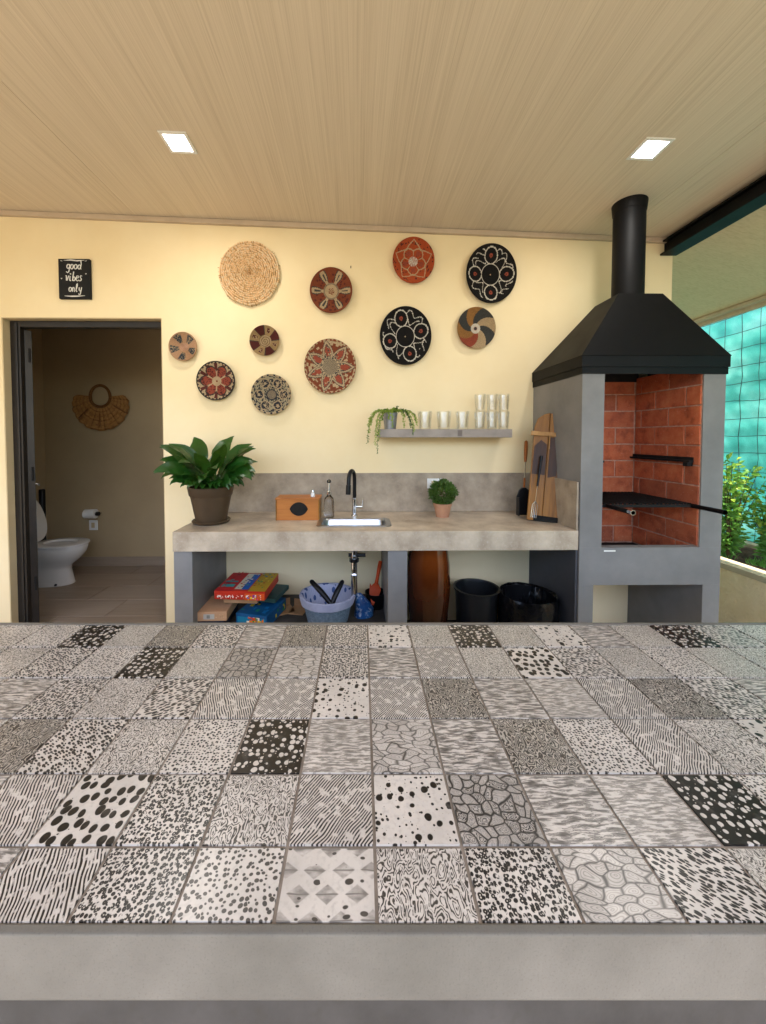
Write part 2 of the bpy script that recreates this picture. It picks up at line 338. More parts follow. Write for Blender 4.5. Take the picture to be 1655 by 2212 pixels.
# ------------------------------------------------------------------ mesh helpers
COL = sc.collection
def wloc(o):
    v = Vector((0, 0, 0))
    while o is not None: v += o.location; o = o.parent
    return v
def link_mesh(name, me, parent=None, mat=None, loc=None, rot=None):
    o = bpy.data.objects.new(name, me); COL.objects.link(o)
    if mat is not None and not me.materials: me.materials.append(mat)
    if parent is not None: o.parent = parent
    if loc is not None: o.location = loc
    if rot is not None: o.rotation_euler = rot
    return o
class MB:
    def __init__(s): s.bm = bmesh.new(); s.cols = None
    def _add(s, vs, fs):
        V = [s.bm.verts.new(v) for v in vs]
        for f in fs:
            try: s.bm.faces.new([V[i] for i in f])
            except ValueError: pass
        return V
    def box(s, x0, x1, y0, y1, z0, z1):
        vs = [(x, y, z) for z in (z0, z1) for y in (y0, y1) for x in (x0, x1)]
        return s._add(vs, [(0, 2, 3, 1), (4, 5, 7, 6), (0, 1, 5, 4), (1, 3, 7, 5), (3, 2, 6, 7), (2, 0, 4, 6)])
    def hexa(s, b, t):      # 4 bottom points, 4 top points (ccw from above)
        return s._add(list(b) + list(t), [(3, 2, 1, 0), (4, 5, 6, 7), (0, 1, 5, 4), (1, 2, 6, 5), (2, 3, 7, 6), (3, 0, 4, 7)])
    def lathe(s, prof, seg=32, c=(0, 0, 0), sx=1, sy=1, cap=True, fn=None):
        rings = []
        for k, (r, z) in enumerate(prof):
            ring = []
            for i in range(seg):
                a = 2 * PI * i / seg; rr = r * (fn(a, k) if fn else 1)
                ring.append(s.bm.verts.new((c[0] + rr * sx * math.cos(a), c[1] + rr * sy * math.sin(a), c[2] + z)))
            rings.append(ring)
        for a, b in zip(rings, rings[1:]):
            for i in range(seg):
                j = (i + 1) % seg; s.bm.faces.new((a[i], a[j], b[j], b[i]))
        if cap:
            s.bm.faces.new(rings[0][::-1]); s.bm.faces.new(rings[-1])
        return s
    def tube(s, pts, r, seg=10, cap=True):
        pts = [Vector(p) for p in pts]; rs = r if isinstance(r, (list, tuple)) else [r] * len(pts)
        rings = []; prev = None
        for i, p in enumerate(pts):
            d = (pts[min(i + 1, len(pts) - 1)] - pts[max(i - 1, 0)]).normalized()
            if prev is None:
                u = d.cross(Vector((0, 0, 1)));
                if u.length < .05: u = d.cross(Vector((0, 1, 0)))
                u.normalize()
            else:
                u = (prev - d * prev.dot(d)).normalized()
            prev = u; w = d.cross(u)
            rings.append([s.bm.verts.new(p + (u * math.cos(2 * PI * k / seg) + w * math.sin(2 * PI * k / seg)) * rs[i]) for k in range(seg)])
        for a, b in zip(rings, rings[1:]):
            for k in range(seg):
                j = (k + 1) % seg; s.bm.faces.new((a[k], b[k], b[j], a[j]))
        if cap: s.bm.faces.new(rings[0]); s.bm.faces.new(rings[-1][::-1])
        return s
    def prism(s, poly, y0, y1, axis='Y'):    # poly of 2D points extruded along an axis
        def p3(p, d):
            return {'Y': (p[0], d, p[1]), 'X': (d, p[0], p[1]), 'Z': (p[0], p[1], d)}[axis]
        n = len(poly); V = s._add([p3(p, y0) for p in poly] + [p3(p, y1) for p in poly], [])
        s.bm.faces.new(V[:n]); s.bm.faces.new(V[n:][::-1])
        for i in range(n):
            j = (i + 1) % n; s.bm.faces.new((V[i], V[i + n], V[j + n], V[j]))
        return s
    def build(s, name, mat, parent=None, world=True, bevel=0, smooth=False, seg=2, loc=None, rot=None):
        bm = s.bm; bmesh.ops.recalc_face_normals(bm, faces=bm.faces)
        if bevel:
            es = [e for e in bm.edges if len(e.link_faces) == 2 and e.calc_face_angle(0) > .6]
            bmesh.ops.bevel(bm, geom=es, offset=bevel, segments=seg, affect='EDGES', profile=.6, clamp_overlap=True)
        if world and parent is not None:
            bmesh.ops.translate(bm, verts=bm.verts, vec=-wloc(parent))
        me = bpy.data.meshes.new(name); bm.to_mesh(me); bm.free()
        if smooth:
            for p in me.polygons: p.use_smooth = True
            try: me.set_sharp_from_angle(angle=math.radians(45))
            except Exception: pass
        if mat is not None: me.materials.append(mat)
        return link_mesh(name, me, parent, None, loc, rot)
def thing(name, label, cat, loc=(0, 0, 0), rotz=0, group=None):
    o = bpy.data.objects.new(name, None); COL.objects.link(o); o.location = loc; o.rotation_euler = (0, 0, rotz)
    o.empty_display_size = .1; o['label'] = label; o['category'] = cat
    if group: o['group'] = group
    return o
def tag(o, label, cat, group=None, kind=None):
    o['label'] = label; o['category'] = cat
    if group: o['group'] = group
    if kind: o['kind'] = kind
    return o
def struct(o, label=None, cat=None):
    o['kind'] = 'structure'
    if label: o['label'] = label
    if cat: o['category'] = cat
    return o
def copy_tree(o, parent=None):
    c = o.copy(); COL.objects.link(c)
    if parent is not None: c.parent = parent
    for ch in list(o.children): copy_tree(ch, c)
    return c
def mesh_from(name, vs, fs, mat=None, smooth=False, cols=None):
    me = bpy.data.meshes.new(name); me.from_pydata(vs, [], fs); me.update()
    if smooth:
        for p in me.polygons: p.use_smooth = True
    if cols is not None:
        at_ = me.color_attributes.new('Col', 'FLOAT_COLOR', 'CORNER')
        flat = []
        for p in me.polygons:
            c = cols[p.index]
            for _ in p.loop_indices: flat.extend(c)
        at_.data.foreach_set('color', flat)
    if mat is not None: me.materials.append(mat)
    return me

# ------------------------------------------------------------------ the building
YW = 2.60                                  # face of the back wall
pA, pB = at(0, 457, YW), at(1420, 516, YW)
CK = (pB.z - pA.z) / (pB.x - pA.x); CZ = pA.z - CK * pA.x
def cz(x): return CZ + CK * x
XR = at(1452, 600, YW).x                   # right end of the back wall
XL = -4.6
dl, dr = at(9, 900, YW).x, at(353, 900, YW).x; dt = at(200, 686, YW).z
b = MB(); b.box(XL, dl, YW, YW + .15, 0, 3.25); b.box(dl, dr, YW, YW + .15, dt, 3.25); b.box(dr, XR, YW, YW + .15, 0, 3.25)
wall = struct(b.build('back_wall', M['wall']), 'cream plastered back wall of the patio kitchen with a door opening', 'wall')
b = MB(); b.box(XR - .15, XR, YW + .15, 4.35, 0, 3.0)
struct(b.build('side_wall', M['wall']), 'cream side wall of the house running back behind the barbecue', 'wall')
# bathroom shell
BB = 4.07; BL = at(97, 950, BB).x; BR = -1.15
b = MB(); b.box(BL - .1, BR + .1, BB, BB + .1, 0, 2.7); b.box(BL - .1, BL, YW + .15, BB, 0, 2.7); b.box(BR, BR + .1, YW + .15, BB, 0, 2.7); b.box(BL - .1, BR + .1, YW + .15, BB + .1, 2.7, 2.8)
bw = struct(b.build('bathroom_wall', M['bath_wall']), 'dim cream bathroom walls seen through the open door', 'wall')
b = MB(); b.box(BL, BR, BB - .012, BB, 0, .105); b.build('skirting_board', M['bfloor'], bw, bevel=.003)
# door reveal lining
b = MB(); b.box(dl, dl + .006, YW + .002, YW + .15, 0, dt - .006); b.box(dr - .006, dr, YW + .002, YW + .15, 0, dt - .006); b.box(dl, dr, YW + .002, YW + .15, dt - .006, dt)
b.build('door_reveal', M['reveal'], wall)
# nail marks
b = MB(); p = at(758, 577, YW); b.box(p.x - .003, p.x + .003, YW - .002, YW, p.z - .008, p.z + .008); b.build('nail', M['frame'], wall)
# ground and floors
b = MB(); b.box(-60, 60, -60, 60, -.35, -.12)
struct(b.build('ground', M['lawn']), 'open ground around the house', 'ground')
b = MB(); b.box(-6, 3.9, -14, 5.5, -.1, -.012); fl = struct(b.build('patio_floor', M['grout']), 'tiled patio floor', 'floor')
bt = MB(); bt.box(-.298, .298, -.298, .298, 0, .012); bt.bm.normal_update()
to = bt.build('tile', M['ftile'], fl, world=False, bevel=.001, seg=1, loc=(-3.0, 0.3, -.012)); first = True
for i in range(12):
    for j in range(4):
        x, y = -3.9 + i * .6, .3 + j * .6
        if first: to.location = (x, y, -.012); first = False; continue
        c = to.copy(); COL.objects.link(c); c.location = (x, y, -.012); c.parent = fl
b = MB(); b.box(-6, 3.9, -14, 0, -.008, -.002); struct(b.build('terrace', M['pave']), 'pale terrace paving open to the sky', 'terrace')
b = MB(); b.box(BL, BR, YW, BB, -.008, .0); bf = struct(b.build('bathroom_floor', M['grout']), 'wood-look tiled bathroom floor', 'floor')
bt = MB(); bt.box(-.598, .598, -.148, .148, 0, .008)
to = bt.build('tile', M['bfloor'], bf, world=False, bevel=.001, seg=1); first = True
for j in range(5):
    for i in range(3):
        x, y = BL + .45 + i * 1.2 + (j % 2) * .35, YW + .15 + j * .3
        o = to if first else to.copy()
        if not first: COL.objects.link(o); o.parent = bf
        first = False
        s_ = 1.0
        if x + .6 > BR: s_ = max(.05, (BR - (x - .6)) / 1.2); x = BR - .6 * s_
        if x - .6 < BL: s2 = (x + .6 - BL) / 1.2; x = BL + .6 * s2; s_ = s2
        o.scale = (s_, 1, 1); o.location = (x, y, .0)
# unseen walls, added to cut the low light reaching the patio
b = MB(); b.box(-14, 14, -8.3, -8.1, -.12, 2.6); o = b.build('light_block_wall', M['stucco'], None); tag(o, 'long unseen stucco wall added behind the camera to block low light', 'wall')
b = MB(); b.box(-4.75, -4.62, -.6, 4.35, -.1, 3.0); struct(b.build('left_light_block', M['wall']), 'unseen cream wall added on the left to block light', 'wall')  # added out of view to reduce the light from the left
# ceiling: two seams visible
YF = -1.1
ce = struct(thing('ceiling', 'pale wood-grain panelled patio ceiling sloping down to the right', 'ceiling', (0, 0, 0)))
seams = [XL, -1.50, 1.80, XR]
for x0, x1 in zip(seams, seams[1:]):
    a0, a1 = x0 + .0012, x1 - .0012; b = MB()
    b.hexa([(a0, YF, cz(a0)), (a1, YF, cz(a1)), (a1, YW, cz(a1)), (a0, YW, cz(a0))], [(a0, YF, cz(a0) + .02), (a1, YF, cz(a1) + .02), (a1, YW, cz(a1) + .02), (a0, YW, cz(a0) + .02)])
    b.build('ceiling_panel', M['ceil'], ce)
b = MB(); b.hexa([(XL, YF, cz(XL) + .022), (XR, YF, cz(XR) + .022), (XR, YW, cz(XR) + .022), (XL, YW, cz(XL) + .022)], [(XL, YF, cz(XL) + .15), (XR, YF, cz(XR) + .15), (XR, YW, cz(XR) + .15), (XL, YW, cz(XL) + .15)])
b.build('roof_deck', M['frame'], ce)
mh = .034
b = MB(); x1 = XR - .03
b.hexa([(XL, YW - .025, cz(XL) - mh), (x1, YW - .025, cz(x1) - mh), (x1, YW, cz(x1) - mh), (XL, YW, cz(XL) - mh)], [(XL, YW - .025, cz(XL) - .002), (x1, YW - .025, cz(x1) - .002), (x1, YW, cz(x1) - .002), (XL, YW, cz(XL) - .002)])
b.build('moulding', M['ceil_trim'], ce, bevel=.003)
# lower soffit beyond the beam
X0, X1 = XR + .02, 3.2; z0, z1 = cz(XR) - .05, at(1580, 668, 3.2).z
z1 = CAM.z + (X1) * ((945 - 670) / 810.0)
def soffz(x): return z0 + (z1 - z0) * (x - X0) / (X1 - X0)
b = MB()
b.hexa([(X0, YF, z0), (X1, YF, z1), (X1, 5.2, z1), (X0, 5.2, z0)], [(X0, YF, z0 + .03), (X1, YF, z1 + .03), (X1, 5.2, z1 + .03), (X0, 5.2, z0 + .03)])
so = struct(b.build('roof_soffit', M['soffit']), 'pale wood soffit of the lower roof on the right of the black beam', 'roof')
b = MB(); b.box(X1, X1 + .03, YF, 5.2, z1 - .05, z1 + .09); b.build('eave_trim', M['ceil_trim'], so, bevel=.003)
b = MB(); b.box(X1 - .06, X1 - .002, YF, 5.2, z1 - .018, z1 - .002 + .01); b.build('edge_strip', M['ceil_trim'], so)
# steel beam
bx0, bx1 = at(1425, 540, YW).x, at(1425, 540, YW).x + .115; bz1 = cz(bx0) - .003; bz0 = at(1425, 553, YW).z
t = thing('steel_beam', 'black steel beam running along the right edge of the wooden ceiling', 'beam', (bx0, YW, bz0))
b = MB(); b.prism([(bx0 + .03, bz0 + .014), (bx0 + .05, bz0 + .014), (bx0 + .05, bz1), (bx0 + .03, bz1)], YF, YW - .004); b.build('web', M['black_steel'], t)
b = MB(); b.box(bx0, bx1, YF, YW - .003, bz0, bz0 + .012); b.build('bottom_flange', M['black_steel'], t, bevel=.001)
b = MB(); b.box(bx0, bx0 + .03, YF, YW - .003, bz1 - .03, bz1 - .02); b.build('top_flange', M['black_steel'], t, bevel=.001)
# ceiling lights
def ceiling_light(px, py, lab):
    d = ray(px, py); k = (CZ - CAM.z) / (d.z - CK * d.x); p = CAM + d * k
    t = thing('ceiling_light', lab, 'ceiling light', (p.x, p.y, cz(p.x)), 0, 'square recessed ceiling lights'); t.rotation_euler = (0, -math.atan(CK), 0)
    b = MB(); s, w = .068, .015
    for a in ((-s, s, -s, -s + w), (-s, s, s - w, s), (-s, -s + w, -s + w, s - w), (s - w, s, -s + w, s - w)): b.box(a[0], a[1], a[2], a[3], -.006, -.0005)
    b.build('trim_frame', M['whitepl'], t, world=False)
    b = MB(); b.box(-s + w, s - w, -s + w, s - w, -.003, -.0005); b.build('diffuser', M['lamp'], t, world=False)
    ld = bpy.data.lights.new('lamp_light', 'AREA'); ld.energy = 1.1; ld.size = .1; ld.color = (1, .95, .88); lo = bpy.data.objects.new('lamp_light', ld); COL.objects.link(lo); lo.parent = t; lo.location = (0, 0, -.012)
ceiling_light(385, 307, 'square recessed ceiling light above the baskets, left one of two')
ceiling_light(1404, 321, 'square recessed ceiling light near the black chimney pipe')

# ------------------------------------------------------------------ doorway
fy0 = YW + .055; fr = thing('bathroom_door', 'dark bronze framed door standing open into the dim bathroom', 'door', (dl, fy0, 0))
b = MB(); b.box(dl + .006, dl + .075, fy0, fy0 + .05, 0, dt - .006); b.box(dl + .075, dr - .035, fy0, fy0 + .05, dt - .05, dt - .006); b.box(dr - .035, dr - .006, fy0, fy0 + .05, 0, dt - .006)
b.box(dl + .045, dl + .06, fy0 - .008, fy0, 0, dt - .02)
b.build('door_frame', M['frame'], fr, bevel=.003)
a = Vector((dl + .105, fy0 + .06, 0)); tip = Vector((-2.93, 3.36, 0)); dv = (tip - a).normalized(); nv = Vector((-dv.y, dv.x, 0))
def leafpt(u, w, z): p = a + dv * u + nv * w; return (p.x, p.y, z)
L_ = (tip - a).length
def lbox(u0, u1, w0, w1, z0_, z1_):
    return [leafpt(u0, w0, z0_), leafpt(u1, w0, z0_), leafpt(u1, w1, z0_), leafpt(u0, w1, z0_)], [leafpt(u0, w0, z1_), leafpt(u1, w0, z1_), leafpt(u1, w1, z1_), leafpt(u0, w1, z1_)]
b = MB(); b.hexa(*lbox(0, L_, 0, .04, .01, dt - .06)); lf = b.build('door_leaf', M['frame'], fr, bevel=.002)
b = MB()
for u0, u1, zz0, zz1 in ((.1, L_ - .1, .15, 1.0), (.1, L_ - .1, 1.15, 2.05)):
    for w in (-.004, .04): b.hexa(*lbox(u0, u1, w, w + .004, zz0, zz1))
b.build('door_panel', M['darkgrey'], lf)
b = MB(); q = [leafpt(L_ - .06, -.001, 1.0), leafpt(L_ - .06, -.05, 1.0), leafpt(L_ - .17, -.05, 1.0)]; b.tube(q, .009); b.build('handle', M['chrome'], lf, smooth=True)
for z in (.3, 1.1, 1.95):
    b = MB(); b.lathe([(.008, 0), (.008, .1)], 10, (a.x - .012, a.y - .008, z)); b.build('hinge', M['soot'], fr)

# ------------------------------------------------------------------ bathroom contents
ty = 3.58; tx = at(184, 1160, ty).x
t = thing('toilet', 'white ceramic toilet with raised lid in the dim bathroom', 'toilet', (tx - .325, ty, 0)); t.scale = (.93, .93, .95)
cx = -.35 + .35
def ring_pts(x0, x1, hw, z, n=32, pw=2.3):
    cxm, hx = (x0 + x1) / 2, (x1 - x0) / 2; o = []
    for i in range(n):
        a_ = 2 * PI * i / n; c_, s_ = math.cos(a_), math.sin(a_)
        o.append((cxm + hx * math.copysign(abs(c_) ** (2 / pw), c_), hw * math.copysign(abs(s_) ** (2 / pw), s_), z))
    return o
def loft(rings, cap0=True, cap1=True):
    b = MB(); n = len(rings[0]); R = [[b.bm.verts.new(p) for p in r] for r in rings]
    for r0, r1 in zip(R, R[1:]):
        for i in range(n):
            j = (i + 1) % n; b.bm.faces.new((r0[i], r0[j], r1[j], r1[i]))
    if cap0: b.bm.faces.new(R[0][::-1])
    if cap1: b.bm.faces.new(R[-1])
    return b
rs = [ring_pts(-.36, .225, .125, 0), ring_pts(-.36, .215, .12, .04), ring_pts(-.36, .19, .11, .16), ring_pts(-.36, .2, .115, .2), ring_pts(-.36, .28, .15, .26), ring_pts(-.36, .335, .18, .33), ring_pts(-.36, .35, .185, .385), ring_pts(-.36, .345, .18, .4)]
loft(rs).build('bowl', M['white'], t, world=False, smooth=True)
rs = [ring_pts(-.14, .352, .188, .404), ring_pts(-.15, .358, .192, .412), ring_pts(-.15, .355, .19, .424), ring_pts(-.14, .34, .178, .43), ring_pts(-.06, .26, .11, .43), ring_pts(-.05, .25, .1, .41)]
loft(rs, True, False).build('seat', M['white'], t, world=False, smooth=True)
rs = [ring_pts(-.15, .355, .19, 0), ring_pts(-.15, .355, .19, .012), ring_pts(-.12, .32, .16, .02)]
lid = loft(rs).build('lid', M['white'], t, world=False, smooth=True, loc=(-.14, 0, .43)); lid.rotation_euler = (0, -math.radians(108), 0)
for v in lid.data.vertices: v.co.x += .15
b = MB(); b.box(-.62, -.3, -.2, .2, .36, .74); b.build('tank', M['white'], t, world=False, bevel=.025, seg=3, smooth=True)
b = MB(); b.lathe([(.011, 0), (.013, .012), (.004, .018)], 12, (.13, -.118, .025)); b.build('bolt_cap', M['blackpl'], t, world=False)
p = at(100, 1144, 3.98)
t = thing('toilet_brush', 'tall black toilet brush holder standing in the bathroom corner', 'toilet brush', (p.x, p.y - .04, 0))
b = MB(); b.lathe([(.045, 0), (.05, .01), (.045, .3), (.03, .32)], 20); b.build('holder', M['blackpl'], t, world=False, smooth=True)
b = MB(); b.lathe([(.026, .3), (.028, .6), (.028, .86), (.02, .87)], 16); b.build('handle', M['blackpl'], t, world=False, smooth=True)
p = at(196, 1110, BB - .06)
t = thing('toilet_paper_holder', 'wall holder with a white toilet paper roll in the bathroom', 'paper holder', p)
b = MB(); b.tube([(-.055, 0, 0), (.055, 0, 0)], .05, 24); b.tube([(-.052, .03, -.045), (-.052, -.045, -.02)], .003, 4); b.build('paper_roll', M['paper'], t, world=False, smooth=True)
b = MB(); b.tube([(-.07, 0, 0), (.075, 0, 0), (.075, .055, 0)], .008, 8); b.build('holder_arm', M['chrome'], t, world=False, smooth=True)
b = MB(); b.tube([(.06, 0, 0), (.09, 0, 0)], .022, 14); b.build('end_cap', M['blackpl'], t, world=False)
p = at(203, 1134, BB)
t = thing('wall_outlet', 'small white outlet plate under the toilet paper holder', 'outlet', p)
b = MB(); b.box(-.045, .045, -.012, -.001, -.055, .055); b.build('cover_plate', M['whitepl'], t, world=False, bevel=.004)
b = MB(); b.box(-.018, .018, -.015, -.013, -.028, .028); b.build('socket', M['reveal'], t, world=False)
# straw fan bag on bathroom wall
p = at(222, 859, BB); k = BB / FPX
t = thing('straw_bag', 'brown woven straw fan bag with round handle hanging on the bathroom wall', 'bag', (p.x, BB - .02, p.z))
vs, fs, cols = [], [], []; NA, NR = 60, 16; a0_, a1_ = math.radians(173), math.radians(366)
for i in range(NA + 1):
    u = i / NA; an = a0_ + (a1_ - a0_) * u; fan = 1 + .03 * abs(math.sin(u * PI * 9))
    for j in range(NR + 1):
        w = j / NR; R0 = 20 * k; R1 = (47 + 10 * min(1.0, min(u, 1 - u) * 9) ** .5 + 12 * max(0.0, math.sin(u * PI)) ** 1.2) * k * fan; rr = R0 + (R1 - R0) * w
        vs.append((rr * math.cos(an), -.012 - .016 * abs(math.sin(i * PI / 4)) * w - .004 * (j % 2), rr * math.sin(an)))
for i in range(NA):
    for j in range(NR):
        q = i * (NR + 1) + j; fs.append((q, q + 1, q + NR + 2, q + NR + 1))
        r_ = random.random() * .35 + (.0 if j % 3 else .25) + (.25 if i % 8 == 0 else 0); c1, c2 = H('#b9854a'), H('#5f3e20')
        cols.append(tuple(x * (1 - r_) + y * r_ for x, y in zip(c1, c2)))
n0 = len(vs); vs += [(v[0], v[1] + .014, v[2]) for v in vs]; fs += [tuple(n0 + i for i in f[::-1]) for f in fs]; cols += cols
link_mesh('woven_body', mesh_from('woven_body', vs, fs, M['woven'], cols=cols), t)
pts = [(21 * k * math.cos(x), -.02, (25 if math.sin(x) > 0 else 20) * k * math.sin(x)) for x in [2 * PI * i / 28 for i in range(29)]]
b = MB(); b.tube(pts, .015, 8, False); b.build('handle', M['rope'], t, world=False, smooth=True)
for an in (a0_ + .9, a1_ - .65, 1.5 * PI):
    b = MB(); q = Vector((math.cos(an), 0, math.sin(an))) * (62 * k); b.tube([q * .55 + Vector((0, -.03, 0)), q + Vector((0, -.03, 0))], .006, 6); b.build('rib', M['rope'], t, world=False)

# ------------------------------------------------------------------ wall sign with handwriting
p0, p1 = at(131, 562, YW), at(200, 648, YW); w_, h_ = p1.x - p0.x, p0.z - p1.z
t = thing('wall_sign', 'small black sign lettered good vibes only above the bathroom door', 'sign', ((p0.x + p1.x) / 2, YW, (p0.z + p1.z) / 2))
b = MB(); b.box(-w_ / 2, w_ / 2, -.022, -.001, -h_ / 2, h_ / 2); b.build('board', M['slate'], t, world=False, bevel=.003)
def arc(cx_, cy_, rx, ry, a0, a1, n=10): return [(cx_ + rx * math.cos(math.radians(a0 + (a1 - a0) * i / n)), cy_ + ry * math.sin(math.radians(a0 + (a1 - a0) * i / n))) for i in range(n + 1)]
G = {'o': [arc(.3, .5, .26, .42, 90, 450, 12)],
     'g': [arc(.3, .55, .25, .38, 30, 390, 12), [(.55, .95), (.56, .1), (.5, -.45), (.25, -.6), (.05, -.4)]],
     'd': [arc(.28, .45, .25, .38, 0, 360, 12), [(.52, .3), (.6, 1.0), (.45, 1.65)], [(.52, .5), (.55, .1), (.68, .05)]],
     'v': [[(.0, .95), (.12, 1.0), (.22, .1), (.32, .08), (.55, .95), (.62, .9)]],
     'i': [[(.2, .9), (.18, .1), (.3, .02), (.4, .15)], arc(.22, 1.3, .05, .07, 0, 360, 6)],
     'b': [[(.15, 1.7), (.1, .9), (.1, .05)], arc(.32, .4, .22, .36, 180, -180, 12)],
     'e': [[(.08, .5), (.5, .62), (.42, .95), (.2, .95), (.06, .5), (.15, .1), (.38, .02), (.58, .22)]],
     's': [[(.48, .9), (.28, 1.0), (.14, .75), (.42, .4), (.38, .1), (.15, .02), (.02, .15)]],
     'n': [[(.08, .9), (.1, .0)], [(.1, .6), (.3, .95), (.45, .8), (.46, .1), (.6, .02)]],
     'l': [[(.1, .2), (.35, 1.2), (.3, 1.7), (.16, 1.5), (.15, .3), (.28, .0), (.42, .15)]],
     'y': [[(.05, .92), (.12, .3), (.3, .12), (.5, .4)], [(.55, .95), (.48, .1), (.4, -.5), (.18, -.6), (.05, -.35)]]}
b = MB()
def word(txt, cx_, cy_, s, adv=.68, slant=.12):
    x = cx_ - len(txt) * adv * s / 2
    for ch in txt:
        for st in G[ch]:
            b.tube([(x + (u + slant * v) * s, -.0235, cy_ + v * s) for u, v in st], s * .085, 5)
        x += adv * s
s = h_ * .145
word('good', 0, h_ * .23, s * .95); word('vibes', -.002, -h_ * .06, s * .95, .62); word('only', .006, -h_ * .33, s * .85)
b.build('lettering', M['chalk'], t, world=False)
b = MB()
for zz, sg in ((h_ * .455, 1), (-h_ * .43, -1)):
    b.tube([(-w_ * .32, -.0225, zz), (-w_ * .1, -.0225, zz + .003 * sg), (w_ * .1, -.0225, zz - .002), (w_ * .34, -.0225, zz + .002)], [.001, .0045, .0045, .001], 6)
for sx_ in (-1, 1): b.tube([(sx_ * w_ * .36, -.0225, h_ * .44), (sx_ * w_ * .42, -.0225, h_ * .45)], .002, 5)
for q in ((-w_ * .4, .0), (w_ * .38, .12)): b.tube([(q[0] - .004, -.0225, q[1] * h_ + .004), (q[0], -.0225, q[1] * h_ - .003), (q[0] + .004, -.0225, q[1] * h_ + .005)], .0018, 5)
b.build('flourish', M['chalk'], t, world=False)

# ------------------------------------------------------------------ woven wall baskets
def hsh(*a):
    x = math.sin(sum(v * k for v, k in zip(a, (12.9898, 78.233, 37.719, 9.17)))) * 43758.5453; return x - math.floor(x)
def petal(th, n, ph=0):       # -1..1 position inside one of n sectors
    u = ((th - ph) / (2 * PI) * n) % 1.0; return 2 * (u - .5)
TAN, RUST, ORG, MAR, NAVY, BLK, GRY, WHT, CORAL, PINK = [H(c) for c in ('#c0a884', '#87462c', '#b5532c', '#64302a', '#30333c', '#0e0e10', '#4a4a48', '#d9d2c4', '#a2513c', '#b98a78')]
def f_sunrust(r, th):
    if r > .93: return RUST
    if r < .16: return RUST if hsh(int(r * 30), int(th * 3)) > .5 else TAN
    if r < .38: return (TAN if int(th * 14) % 2 else GRY) if r > .3 else TAN
    u = abs(petal(th, 6, PI / 6)); w = .5 - abs(r - .66) * .6
    if u < w and r < .92: return (GRY if (u > w - .12 or (abs(u) < .1 and .5 < r < .8)) else TAN) if r > .42 else TAN
    return MAR if hsh(int(r * 12), int(th * 8)) > .75 else RUST
def f_orange(r, th):
    if r < .22: return WHT if hsh(int(r * 26), int(th * 5)) > .45 else PINK
    u = petal(th, 5, .3); rb = .62 - .18 * abs(u) ** 1.5
    if abs(r - rb) < .03 or (abs(u) > .9 and .25 < r < .5): return TAN
    ro = .9 - .32 * max(0.0, 1 - abs(u)) ** .8
    if abs(r - ro) < .028: return TAN
    if .3 < r < .5 and abs(u) < .4: return CORAL
    return MAR if hsh(int(r * 20), int(th * 12)) > .93 else ORG
def f_blackflower(ph):
    def f(r, th):
        x, y = r * math.cos(th), r * math.sin(th)
        if r < .03: return TAN
        if abs(r - .36) < .022: return WHT
        if r < .36: return BLK
        for k_ in range(4):
            a_ = ph + k_ * PI / 2; cx_, cy_ = .63 * math.cos(a_), .63 * math.sin(a_)
            dx, dy = x - cx_, y - cy_; rad = dx * math.cos(a_) + dy * math.sin(a_); tan_ = -dx * math.sin(a_) + dy * math.cos(a_)
            e = math.hypot(rad / .27, tan_ / .25)
            if abs(e - 1) < .075: return WHT
            if e < .26 and e > .0: return CORAL if e > .12 else MAR
            if e < 1: return BLK
        u = petal(th, 4, ph + PI / 4)
        z = .80 + .09 * math.sin(th * 11 + ph * 3) * (1 if hsh(int(th * 3), ph) > .3 else -1)
        if abs(r - z) < .02 and hsh(int(th * 5), ph, 3) > .3: return WHT
        z2 = .58 + .16 * math.sin(th * 7 + 1 + ph)
        if abs(r - z2) < .02 and abs(abs(petal(th, 4, ph))) < .42: return WHT
        return BLK
    return f
def f_pinwheel(r, th):
    if r < .07: return GRY
    if r < .24: return WHT if r > .09 else PINK
    u = ((th + r * 1.1) / (2 * PI) * 8) % 8
    k_ = int(u); base = [GRY, TAN, GRY, H('#a77a46'), GRY, H('#a77a46'), CORAL, TAN][k_]
    return tuple(c * (.8 if (int(r * 40) + int(th * 20)) % 2 else 1.08) for c in base[:3]) + (1,)
def f_tan4(r, th):
    if r < .3: return H('#d3ae8c') if int(r * 20) % 2 else H('#c89d88')
    u = petal(th, 5, .2)
    if r > .38 and r < .93 and abs(u) < .5: return H('#4c5258') if hsh(int(r * 18), int(th * 16)) > .3 else TAN
    return H('#c9a27e')
def f_maroon(r, th):
    if r < .42: return TAN if (r * 7 + th / (2 * PI)) % 1 > .35 else H('#8a744f')
    u = petal(th, 8, 0)
    k_ = int(((th) / (2 * PI) * 8) % 8) % 2
    if k_: return H('#b09468') if not (.55 < r < .85 and abs(u) < .35) else (MAR if hsh(int(r * 20), int(th * 9)) > .4 else TAN)
    return GRY if abs(u) > .85 else MAR
def f_redflower(r, th):
    if r > .9: return H('#3b3733') if r > .94 or int(th * 10) % 2 else TAN
    if r < .06: return RUST
    if r < .26: return TAN
    u = petal(th, 6, .5); rb = .82 - .3 * abs(u) ** 2
    if abs(r - rb) < .035: return H('#3b3733')
    if r < rb: return TAN if abs(u) > .84 else (CORAL if hsh(int(r * 22), int(th * 10)) > .3 else MAR)
    v = petal(th, 12, 0)
    return TAN if abs(v) < .55 else MAR
